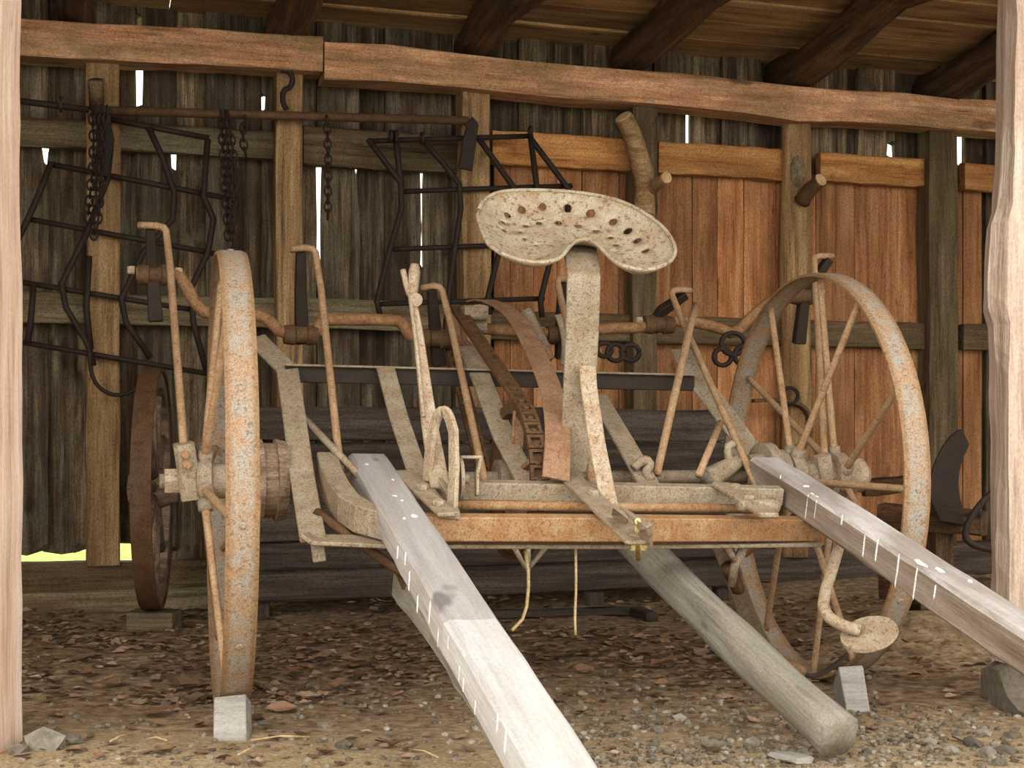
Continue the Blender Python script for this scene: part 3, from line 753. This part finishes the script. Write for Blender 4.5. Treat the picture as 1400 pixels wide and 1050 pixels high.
# ---------------- drive sprockets, chain and guard
US = (mv(703, 655, 0) - MO).dot(MU)
def q2(v, z, du=0.0): return MO + MU * (US + du) + MV * v + V3((0, 0, z))
C1, r1, C2, r2 = (0.0, AXZ), .205, (-.62, 1.02), .055
spk = lathe('drive_sprocket', q2(*C1), MU, [(-.012, r1 - .032), (-.012, r1 - .004), (.012, r1 - .004), (.012, r1 - .032)], 'brown_iron', TD, 48, closed=True)
for k in range(6):
    a = math.radians(60 * k + 15); d = MV * math.cos(a) + UP * math.sin(a)
    strap('sprocket_arm', [q2(*C1) + d * .03, q2(*C1) + d * (r1 - .02)], .034, .014, MU, 'guard', spk)
lathe('sprocket_hub', q2(*C1) - MU * .05, MU, [(0, .03), (0, .05), (.1, .05), (.1, .03)], 'grey_cast', spk, 18)
for k in range(30):
    a = 2 * math.pi * k / 30; d = MV * math.cos(a) + UP * math.sin(a)
    strap('tooth', [q2(*C1) + d * (r1 - .008), q2(*C1) + d * (r1 + .014)], .014, .012, MU, 'brown_iron', spk)
lathe('crank_sprocket', q2(*C2) - MU * .02, MU, [(0, .02), (0, r2), (.012, r2 + .006), (.028, r2 + .006), (.04, r2), (.04, .02)], 'guard', TD, 20)
dv, dz = C2[0] - C1[0], C2[1] - C1[1]; D = math.hypot(dv, dz); th = math.atan2(dz, dv); al = math.acos((r1 - r2) / D)
path = []
def arc(c, r, a0, a1):
    n = max(3, int(abs(a1 - a0) * r / .02))
    return [(c[0] + r * math.cos(a0 + (a1 - a0) * i / n), c[1] + r * math.sin(a0 + (a1 - a0) * i / n)) for i in range(n + 1)]
path += arc(C1, r1 + .004, th + al, th + 2 * math.pi - al) + arc(C2, r2 + .010, th - al, th + al)
path.append(path[0])
def walk(path, step):
    out = []; acc = 0.0; nxt = 0.0
    for a, b in zip(path, path[1:]):
        L = math.hypot(b[0] - a[0], b[1] - a[1])
        while nxt <= acc + L and L > 0:
            t = (nxt - acc) / L; out.append((a[0] + (b[0] - a[0]) * t, a[1] + (b[1] - a[1]) * t, (b[0] - a[0]) / L, (b[1] - a[1]) / L)); nxt += step
        acc += L
    return out
# one flat link: an open rectangular frame
def link_mesh():
    bm = bmesh.new()
    for x0, x1, y0, y1 in ((-.019, .019, -.022, -.013), (-.019, .019, .013, .022), (-.019, -.011, -.013, .013), (.011, .019, -.013, .013)):
        r = bmesh.ops.create_cube(bm, size=1)['verts']
        for v in r: v.co = V3(((x0 + x1) / 2 + v.co.x * (x1 - x0), (y0 + y1) / 2 + v.co.y * (y1 - y0), v.co.z * .011))
    me = bpy.data.meshes.new('drive_chain_link'); bm.to_mesh(me); bm.free(); me.materials.append(MT['brown_iron']); return me
lm = link_mesh()
for v, z, tv, tz in walk(path, .040):
    T = MV * tv + UP * tz
    link(bpy.data.objects.new('chain_link', lm), TD, frame_M(q2(v, z), T, T.cross(MU)))
strap('chain_guard', smooth_path([mv(646, 413, -.68), mv(666, 409, -.60), mv(704, 428, -.42), mv(732, 480, -.20), mv(756, 536, .03), mv(764, 590, .19), mv(760, 655, .27)], 2), .062, .006, MU, 'guard', TD, widths=(.05, .072))
# bearing blocks beside the chain
beam('bearing_block', mv(632, 428, -.56), mv(664, 428, -.56), .06, .045, 'grey_cast', TD, n=3, ch=.008)
beam('bearing_block', mv(640, 447, -.58), mv(663, 447, -.58), .05, .04, 'grey_cast', TD, n=3, ch=.010)
strap('bearing_bracket', [mv(630, 425, -.60), mv(636, 470, -.5), mv(652, 482, -.42)], .03, .014, MV, 'guard', TD)
log('casting', mv(716, 428, -.56), mv(742, 478, -.52), .022, .018, 'grey_cast', TD, n=6, m=8, bump=.5)
log('casting', mv(736, 470, -.52), mv(752, 492, -.5), .026, .018, 'guard', TD, n=4, m=8, bump=.4)
log('casting', mv(700, 640, .04), mv(752, 646, .06), .03, .026, 'guard', TD, n=5, m=9, bump=.25)
# coil springs and curled tines by the fork bearings
for cx, cy, r in ((842, 482, 12), (862, 482, 12), (826, 478, 10), (1002, 470, 16), (1018, 486, 14), (988, 488, 12)):
    tube('spring_coil', [mv(cx + r * math.cos(a), cy + r * .95 * math.sin(a), -.60) for a in [2 * math.pi * k / 16 for k in range(17)]], .0085, 'dark_iron', TD, 6)
strap('curled_tine', smooth_path([mv(772, 500, -.5), mv(775, 470, -.55), mv(770, 445, -.58), mv(764, 430, -.6)], 1), .03, .01, MU, 'grey_cast', TD)

# ---------------- foot rest on its bent arm
tube('footrest_arm', [mv(1152, 728, .42), mv(1142, 765, .48), mv(1124, 822, .58), mv(1130, 842, .62), mv(1152, 856, .66), mv(1176, 862, .68)], .0145, 'pale', TD, 10, sm=1)
fc = mv(1188, 866, .68)
fnn = (UP * .82 + V3((0, -1, 0)) * .36 + V3((1, 0, 0)) * -.30).normalized()
lathe('footrest', fc, fnn, [(-.012, .062), (-.006, .068), (.003, .067), (.004, .009), (-.004, .008)], 'pale', TD, 32)
# lower braces, axle stay and hanging clutter under the frame
strap('lower_brace', [mv(985, 738, .40), mv(1018, 830, .10), mv(1052, 905, -.1)], .05, .010, MU, 'dusty', TD)
tube('lower_stay', [mv(1022, 738, .40), mv(1004, 775, .36), mv(1000, 800, .34)], .012, 'dusty', TD, 6)
tube('lower_stay', [mv(990, 738, .4), mv(1004, 766, .37)], .010, 'pale', TD, 6)
log('casting', mv(1000, 772, .34), mv(1012, 808, .30), .020, .016, 'brown_iron', TD, n=5, m=8, bump=.35)
tube('stay_rod', [mv(703, 748, .30), mv(720, 780, .26), mv(745, 750, .24)], .007, 'dusty', TD, 6)
tube('stay_rod', [mv(722, 748, .28), mv(722, 782, .26)], .007, 'dusty', TD, 6)
beam('under_bracket', mv(545, 760, .40), mv(556, 800, .36), .03, .03, 'brown_iron', TD, up=MV, n=2)
tag(TD, TD['label'])

# ================================================================== POLES, BLOCKS AND BOARDS ON THE GROUND
def zfix(p, r): return V3((p.x, p.y, gz(p.x, p.y) + r))
a = P(905, 775, 3.62); b = ground(1148, 1048); b = zfix(b, .045)
a = a + (a - b) * .30
lg = log('shaft_pole', a, b, .050, .052, 'log_grey', None, n=26, m=16, bump=.16, wav=.035, flat=.86)
tag(lg, 'rounded grey log pole propped under the tedder frame, its blunt end on the gravel', 'pole')
tube('rusty_clevis', [P(1050, 893, 3.22), P(1066, 906, 3.2), P(1082, 914, 3.2), P(1100, 920, 3.2)], .017, 'brown_iron', lg, 9, jit=.004, sm=1)
tube('iron_strap', [P(1094, 920, 3.2), P(1112, 926, 3.25), P(1135, 915, 3.4), P(1158, 895, 3.5)], .006, 'dark_iron', lg, 6, sm=2)
a = P(556, 800, 3.42); b = zfix(ground(770, 1128), .05)
lp = beam('shaft_pole', a, b, .075, .085, 'log_grey', None, n=16, jit=.003, ch=.014, wav=.02)
tag(lp, 'grey-green squared pole slanting to the ground beneath the bleached timber shaft', 'pole')

def block(pxs, d, th, label, name='chock_block'):
    pts = [P(x, y, dd) for (x, y), dd in zip(pxs, d)]
    nrm = (pts[1] - pts[0]).cross(pts[3] - pts[0]).normalized()
    if nrm.y > 0: nrm = -nrm
    if (pts[1] - pts[0]).cross(pts[3] - pts[0]).y > 0: pts = pts[::-1]
    o = slab(name, pts, th, nrm, 'block_grey'); bv = o.modifiers.new('bevel', 'BEVEL'); bv.width = .004; bv.segments = 2
    return tag(o, label, 'block')
g1 = ground(314, 1012).y
block([(292, 953), (336, 948), (337, 1014), (291, 1015)], [g1 + .05, g1 + .05, g1, g1], .06, 'grey broken-edged block wedged against the rusty wheel rim')
g2 = ground(1168, 974).y
block([(1146, 911), (1180, 909), (1190, 972), (1158, 975)], [g2 + .08, g2 + .08, g2, g2], .10, 'smooth grey block on the dirt below the round foot rest')
g3 = ground(1078, 1042)
tag(beam('board_scrap', zfix(ground(1062, 1038), .008), zfix(ground(1100, 1050), .008), .05, .014, 'block_grey', None, n=3), 'pale scrap of board lying on the gravel by the log pole end', 'board')

# ---------------- low plank box and loose boards behind the tedder
BX = 0.50
def bw(px, py, off=BX): return on_wall(px, py, off)
box = thing('plank_box', wp(wt(650, BX), BX, 0), 'low grey plank box on short feet standing behind the tedder', 'box')
for y0, y1, jx in ((556, 603, 0), (606, 652, 6), (655, 742, -4), (776, 822, 4)):
    p, q = bw(348 + jx, (y0 + y1) / 2), bw(1000 + jx, 0); zc = p.z
    hgt = bw(348, y0).z - bw(348, y1).z
    beam('plank', p, V3((q.x, q.y, zc)), .045, hgt, 'box_wood', box, n=12, jit=.003, wav=.006)
p = bw(350, 760); q = bw(1000, 0)
beam('ledge', p + WN * .03, V3((q.x, q.y, p.z)) + WN * .03, .09, .095, 'box_wood', box, n=12, jit=.003, wav=.006)
for px in (357, 640, 985):
    p = bw(px, 800, BX - .04); zt = p.z
    beam('foot', V3((p.x, p.y, gz(p.x, p.y))), V3((p.x, p.y, zt)), .06, .05, 'box_wood', box, up=WN, n=2)
for px in (372, 700, 975):
    p = bw(px, 600, BX - .04)
    beam('batten', V3((p.x, p.y, .18)), V3((p.x, p.y, bw(px, 560, BX - .04).z)), .06, .03, 'box_wood', box, up=WN, n=3)
sk = thing('wooden_runner', bw(780, 825, .75), 'thin grey runner board lying on the leaf litter with a small block on it', 'board')
pa, pb = ground(668, 846), ground(862, 842)
beam('runner', zfix(pa, .02), zfix(pb, .02), .05, .03, 'box_wood', sk, n=8, jit=.003)
pc = ground(812, 843); beam('block', zfix(pc, .035), zfix(pc, .085), .07, .05, 'box_wood', sk, up=WN, n=1)
pd = ground(866, 842); beam('end_piece', zfix(pd, .02) , zfix(ground(892, 850), .02), .05, .03, 'box_wood', sk, n=2)

# ---------------- old wheel leaning by the left of the box
r = .428
wc = P(210, 660, 5.05)
wc = V3((wc.x, wc.y, gz(wc.x, wc.y) + r + .075))
axw = V3((math.cos(math.radians(8.5)), math.sin(math.radians(8.5)), 0))
owh = thing('cart_wheel', V3((wc.x, wc.y, .02)), 'narrow wooden wheel with rusty iron tyre standing on edge near the rear wall', 'wheel')
lathe('tyre', wc, axw, [(-.034, r - .014), (-.034, r), (.034, r), (.034, r - .014)], 'brown_iron', owh, 60, closed=True)
lathe('felloe', wc, axw, [(-.026, r - .07), (-.026, r - .015), (.026, r - .015), (.026, r - .07)], 'felloe', owh, 60, closed=True)
lathe('hub', wc, axw, [(-.09, .03), (-.085, .05), (-.03, .07), (.03, .07), (.085, .05), (.09, .03)], 'felloe', owh, 20)
e1, e2 = UP, axw.cross(UP)
for k in range(10):
    d = e1 * math.cos(.63 * k + .2) + e2 * math.sin(.63 * k + .2)
    tube('spoke', [wc + d * .05, wc + d * (r - .06)], .018, 'felloe', owh, 8, taper=[1.2, .9])
tag(beam('support_block', V3((wc.x - .07, wc.y - .03, .035)), V3((wc.x + .09, wc.y - .03, .035)), .14, .075, 'rail_grey', None, n=2), 'small grey wood block under the narrow wooden wheel', 'block')

# ---------------- ploughs by the right-hand wall, half hidden by the rough post
plo = thing('plough', ground(1285, 842), 'dark iron plough with curved mouldboards standing in the corner behind the big spoked wheel', 'plough')
def sheet(pts, wds, th, wdir, mat, parent, name):
    return strap(name, smooth_path(pts, 2), wds[0], th, wdir, mat, parent, widths=wds)
sheet([P(1319, 597, 5.0), P(1302, 618, 4.95), P(1290, 655, 4.92), P(1292, 690, 4.9), P(1308, 716, 4.86)], (.06, .24), .012, V3((.75, .55, -.3)), 'dark_iron', plo, 'mouldboard')
sheet([P(1268, 598, 5.2), P(1258, 625, 5.18), P(1254, 665, 5.15), P(1260, 720, 5.1)], (.03, .12), .012, V3((.8, .5, -.2)), 'dark_iron', plo, 'mouldboard')
beam('plough_beam', P(1205, 705, 5.1), P(1345, 712, 4.9), .09, .08, 'rafter', plo, n=6, jit=.006, wav=.02)
beam('plough_beam', P(1180, 668, 5.3), P(1262, 660, 5.3), .07, .06, 'rafter', plo, n=5, jit=.006)
strap('share', [P(1250, 790, 4.9), P(1300, 815, 4.8), P(1340, 845, 4.7)], .16, .014, V3((0, .8, .5)), 'dark_iron', plo, widths=(.10, .20))
beam('standard', P(1285, 705, 5.0), V3((P(1285, 705, 5.0).x, 5.0, .02)), .08, .06, 'rafter', plo, up=WN, n=4, jit=.005)
beam('standard', P(1235, 705, 5.1), V3((P(1240, 705, 5.1).x, 5.1, .02)), .08, .06, 'rafter', plo, up=WN, n=4, jit=.005)
beam('sole', P(1215, 800, 5.05), P(1350, 812, 4.75), .12, .10, 'rafter', plo, n=6, jit=.006)
ch = tube('cultivator_hoop', [P(1385, 650, 4.5), P(1352, 676, 4.5), P(1330, 702, 4.5), P(1318, 728, 4.5), P(1324, 742, 4.5), P(1342, 749, 4.5), P(1385, 756, 4.5)], .011, 'dark_iron', plo, 8, sm=2)

# ================================================================== IRON HANGING ON THE REAR WALL
def rods(root, segs, r, off, mat='dark_iron', name='bar'):
    for s_ in segs:
        pts = [on_wall(p[0], p[1], off + (p[2] if len(p) > 2 else 0)) for p in s_]
        tube(name, pts, r, mat, root, 6)
h1 = thing('zigzag_harrow', on_wall(630, 430, .2), 'dark iron zigzag harrow section hung on the wall behind the pan seat', 'harrow')
rods(h1, [[(503, 193), (726, 186)], [(548, 262), (782, 254)], [(533, 341), (690, 335)], [(514, 416), (744, 408)]], .0115, .20, name='cross_bar')
rods(h1, [[(503, 190), (527, 222), (548, 250), (549, 285), (533, 341), (515, 412), (520, 432)],
          [(540, 178), (545, 225), (549, 256)],
          [(577, 190), (603, 220), (628, 252), (630, 285), (622, 340), (612, 412), (617, 432)],
          [(655, 190), (678, 222), (702, 256), (702, 290), (684, 338), (666, 410), (670, 430)],
          [(725, 184), (734, 256), (734, 262)],
          [(726, 190), (750, 222), (777, 258), (776, 290), (756, 340), (739, 410), (741, 434)]], .0125, .222, name='zigzag_bar')
for x, y in ((534, 186), (541, 188), (725, 180), (577, 189)):
    c = on_wall(x, y, .235); lathe('ring', c, WU, [(-.005, .018), (-.005, .026), (.005, .026), (.005, .018)], 'dark_iron', h1, 14, closed=True)
h2 = thing('zigzag_harrow', on_wall(160, 520, .2), 'dark iron zigzag harrow section hung aslant on the wall beside the smooth squared post', 'harrow')
rods(h2, [[(150, 163), (286, 189)], [(66, 224), (326, 274)], [(36, 299), (296, 347)], [(18, 384), (290, 428)], [(18, 466), (290, 512)]], .0115, .20, name='cross_bar')
rods(h2, [[(70, 222), (52, 268), (38, 300), (16, 345)],
          [(152, 192), (147, 245), (118, 320), (84, 388), (90, 420), (120, 470), (128, 500)],
          [(203, 174), (222, 215), (238, 262), (236, 300), (196, 345), (166, 408), (172, 440), (206, 490)],
          [(284, 190), (278, 268), (292, 300), (284, 346), (262, 392), (264, 440), (282, 506)],
          [(46, 388), (42, 440), (38, 468)], [(122, 350), (118, 420), (124, 478)]], .0125, .222, name='zigzag_bar')
tube('hoop', [on_wall(x, y, .23) for x, y in ((122, 480), (124, 510), (134, 530), (156, 542), (182, 536), (202, 516))], .008, 'dark_iron', h2, 6, sm=2)
rod = tube('iron_pole', [on_wall(128, 151, .235), on_wall(640, 165, .235)], .0175, 'brown_iron', None, 10)
tag(rod, 'long rusty iron pole lying level across the wall above the harrows', 'pole')
rod2 = tube('iron_rod', [on_wall(10, 136, .245), on_wall(122, 150, .245)], .0125, 'dark_iron', None, 8)
tag(rod2, 'short dark iron rod with a ring, beside the tall wall post peg', 'rod')
lathe('ring', on_wall(83, 143, .25), WU, [(-.006, .020), (-.006, .030), (.006, .030), (.006, .020)], 'dark_iron', rod2, 16, closed=True)
# forged brackets carrying the pole
for pts, lb in (([(640, 165), (646, 172), (642, 190), (636, 232)], 'dark forged iron hanger at the end of the long rusty pole'), ([(146, 146), (140, 160), (146, 190), (136, 240)], 'dark forged iron hanger on the wall post peg')):
    o = strap('hanger', [on_wall(x, y, .245) for x, y in pts], .07, .015, WU, 'dark_iron', None, widths=(.05, .06)); tag(o, lb, 'hanger')
# chains
def ring_mesh():
    bm = bmesh.new(); n, m = 10, 5; R0, r0 = .0135, .0042; vs = []
    for i in range(n):
        a = 2 * math.pi * i / n; row = []
        for j in range(m):
            b = 2 * math.pi * j / m
            row.append(bm.verts.new(((R0 + r0 * math.cos(b)) * math.cos(a) * 1.5, (R0 + r0 * math.cos(b)) * math.sin(a), r0 * math.sin(b))))
        vs.append(row)
    for i in range(n):
        for j in range(m): bm.faces.new((vs[i][j], vs[(i + 1) % n][j], vs[(i + 1) % n][(j + 1) % m], vs[i][(j + 1) % m]))
    me = bpy.data.meshes.new('link'); bm.to_mesh(me); bm.free(); me.materials.append(MT['dark_iron']); return me
rm = ring_mesh()
def chain(pts, off, label, group):
    p = smooth_path([on_wall(x, y, off) for x, y in pts], 1)
    c = thing('chain', p[0], label, 'chain', group); acc, nxt, k = 0, 0, 0
    for a, b in zip(p, p[1:]):
        L = (b - a).length
        while nxt <= acc + L:
            T = (b - a).normalized(); N = WN if k % 2 else WU
            link(bpy.data.objects.new('link', rm), c, frame_M(a + T * (nxt - acc), T, N - T * N.dot(T))); nxt += .031; k += 1
        acc += L
LB = 'dark chain strand hanging in the bundle over the slanting wall harrow'
for k, (x0, x1, x2, yb) in enumerate(((126, 128, 120, 300), (132, 134, 128, 330), (139, 138, 136, 290), (146, 142, 133, 310))):
    chain([(x0, 152), (x1, 210), (x2, yb)], .262 + .026 * k, LB, 'chains bundled over the slanting harrow')
LB = 'dark chain strand hanging from the long rusty iron pole above the front wheel'
for k, (x0, x1, x2, yb) in enumerate(((302, 306, 312, 330), (308, 314, 320, 345), (312, 322, 316, 318))):
    chain([(x0, 158), (x1, 230), (x2, yb)], .262 + .026 * k, LB, 'chains hanging from the iron pole')
chain([(334, 165), (332, 190), (336, 212)], .262, 'short dark chain of a few links hanging beside the second post', None)
chain([(447, 165), (449, 220), (448, 300)], .262, 'single dark chain hanging alone between the second post and the zigzag harrow', None)
# horseshoe-like iron and ring by the right-hand wall post
o = tube('iron_ring', [on_wall(1080 + 11 * math.cos(a), 541 + 11 * math.sin(a), .22) for a in [2 * math.pi * k / 14 for k in range(15)]], .009, 'dark_iron', None, 6)
tag(o, 'small dark iron ring hung on the knotty post', 'ring')
o = strap('iron_yoke', smooth_path([on_wall(1028, 548, .2), on_wall(1070, 546, .2), on_wall(1102, 556, .2), on_wall(1108, 590, .2), on_wall(1092, 622, .2)], 2), .05, .016, WN, 'brown_iron')
tag(o, 'bent brown iron yoke hung low on the knotty post', 'yoke')

# twine hanging from the frame
o = tube('twine', [mv(787, 744, .44), mv(788, 800, .44), mv(786, 842, .44), mv(787, 868, .44)], .0035, 'twine', TD, 5, sm=1)
o = tube('twine', [mv(718, 752, .42), mv(724, 790, .42), mv(719, 842, .42), mv(700, 862, .44)], .0045, 'twine', TD, 5, sm=1)

# ================================================================== LITTER ON THE FLOOR
def leaf_geo(c, L, yaw, vs, fs):
    b = len(vs); cu = R(.1, .5) * L; ux, uy = math.cos(yaw), math.sin(yaw); tw = R(-.4, .4); wd = L * R(.28, .5)
    for x, y, z in ((-.5, 0, .15), (-.12, .9, .5), (.22, .8, .35), (.5, 0, R(0, .8)), (.22, -.8, .4), (-.12, -.9, .45), (0, 0, .05)):
        X, Y = x * L, y * wd; zz = z * cu + Y * tw
        vs.append((c.x + ux * X - uy * Y, c.y + uy * X + ux * Y, c.z + max(zz, -.004) + .004))
    fs += [(b + 6, b + k, b + (k + 1) % 6) for k in range(6)]
vs, fs = [], []
cnt = 0
while cnt < 3800:
    px, py = R(20, 1350), 818 + 232 * random.random() ** 1.5
    p = rest(px, py)
    if p.y > 5.75 + .3 * p.x or p.y < 2.6: continue
    dens = (1.0 if py > 858 else .45) if py < 965 else .10
    if 560 < px < 1350 and py > 930: dens *= .30
    if px > 1180 and 850 < py < 975: dens *= .25
    if noise.noise((p.x * 2.2, p.y * 2.2, 2)) < -.05 and R(0, 1) < .6: continue
    if R(0, 1) > dens: continue
    leaf_geo(p, R(.016, .046), R(0, 6.28), vs, fs); cnt += 1
tag(mesh_obj('leaf_litter', vs, fs, 'leaf'), 'brown dry leaf litter spread over the earth floor', 'leaf litter', None, 'stuff')
# larger curled leaves
spots = [(400, 925), (410, 945), (330, 885), (120, 925), (110, 905), (215, 980), (430, 880), (445, 905), (460, 945), (490, 930), (560, 880), (520, 860), (60, 890), (150, 940), (250, 945), (265, 965), (180, 870), (420, 960), (385, 975), (800, 920), (860, 915), (880, 900), (905, 915), (940, 940), (990, 905), (1000, 930), (830, 945), (770, 905), (740, 890), (960, 885)]
for i, (x, y) in enumerate(spots):
    v, f = [], []; leaf_geo(V3((0, 0, 0)), R(.06, .095), R(0, 6.28), v, f)
    o = mesh_obj('dry_leaf', v, f, 'dry_leaf', None, Matrix.Translation(rest(x, y) + V3((0, 0, .008))))
    tag(o, 'large curled dry brown leaf lying on the earth floor', 'leaf', 'large dry leaves on the floor')
# gravel: small stones as one, larger ones singly
ico = bmesh.new(); bmesh.ops.create_icosphere(ico, subdivisions=1, radius=1)
iv = [v.co.copy() for v in ico.verts]; ifc = [tuple(v.index for v in f.verts) for f in ico.faces]; ico.free()
def pebble(c, r, vs, fs):
    b = len(vs); sd = R(0, 99); a = R(.7, 1.3); sz = R(.45, .8); ya = R(0, 6.28)
    for v in iv:
        k = r * (1 + .35 * noise.noise(v * 1.3 + V3((sd, 0, 0)))); x, y = v.x * k * a, v.y * k / a
        vs.append((c.x + x * math.cos(ya) - y * math.sin(ya), c.y + x * math.sin(ya) + y * math.cos(ya), c.z + v.z * k * sz + r * .25))
    fs += [tuple(b + i for i in f) for f in ifc]
vs, fs = [], []
cnt = 0
while cnt < 2200:
    px, py = R(20, 1395), R(900, 1050)
    dens = smst(880, 1040, py) * (1.0 if px > 720 else .2)
    if 300 < px < 720 and 930 < py < 985: dens = max(dens, .35)
    if R(0, 1) > dens or (1205 < px < 1345 and py < 965): continue
    pebble(rest(px, py), R(.003, .011), vs, fs); cnt += 1
tag(mesh_obj('gravel', vs, fs, 'gravel'), 'small grey gravel scattered over the front of the floor', 'gravel', None, 'stuff')
big = [(470, 1022, .022), (445, 995, .018), (60, 1022, .05), (95, 1015, .03), (25, 1030, .03), (870, 972, .018), (895, 968, .014), (845, 985, .012), (900, 1000, .014), (930, 985, .016), (1030, 1018, .020), (1155, 1012, .018), (975, 1022, .022), (1000, 1015, .012), (1270, 1018, .020), (1250, 1010, .014), (1300, 1030, .022), (1330, 1020, .026), (1352, 1035, .024), (1375, 1030, .022), (1345, 1005, .018), (1385, 1008, .02), (1310, 1005, .015), (1365, 1046, .02), (1240, 1035, .013), (1085, 985, .013), (1040, 985, .012), (985, 960, .012), (890, 1035, .012), (940, 1040, .014), (375, 962, .014), (360, 990, .012), (500, 985, .014), (530, 1005, .012), (1120, 968, .012), (1215, 985, .012), (1185, 1030, .014)]
for x, y, r in big:
    p = rest(x, y); v, f = [], []; pebble(V3((0, 0, 0)), r, v, f)
    o = mesh_obj('stone', v, f, 'stone', None, Matrix.Translation(p))
    if r > .04: tag(o, 'broad low grey stone at the foot of the smooth squared post', 'stone')
    else: tag(o, 'rough grey stone lying on the gravelly floor', 'stone', 'loose stones on the floor')
# straws
for x0, y0, x1, y1 in ((342, 1016, 424, 1011), (325, 1036, 358, 1026), (150, 1018, 180, 1008), (200, 1014, 228, 1016), (560, 1028, 600, 1040)):
    a, b = rest(x0, y0), rest(x1, y1)
    o = tube('straw', [a + V3((0, 0, .006)), (a + b) / 2 + V3((0, 0, .012)), b + V3((0, 0, .006))], .0022, 'twine', None, 5)
    tag(o, 'pale dry straw lying on the bare dirt', 'straw', 'dry straws on the dirt')
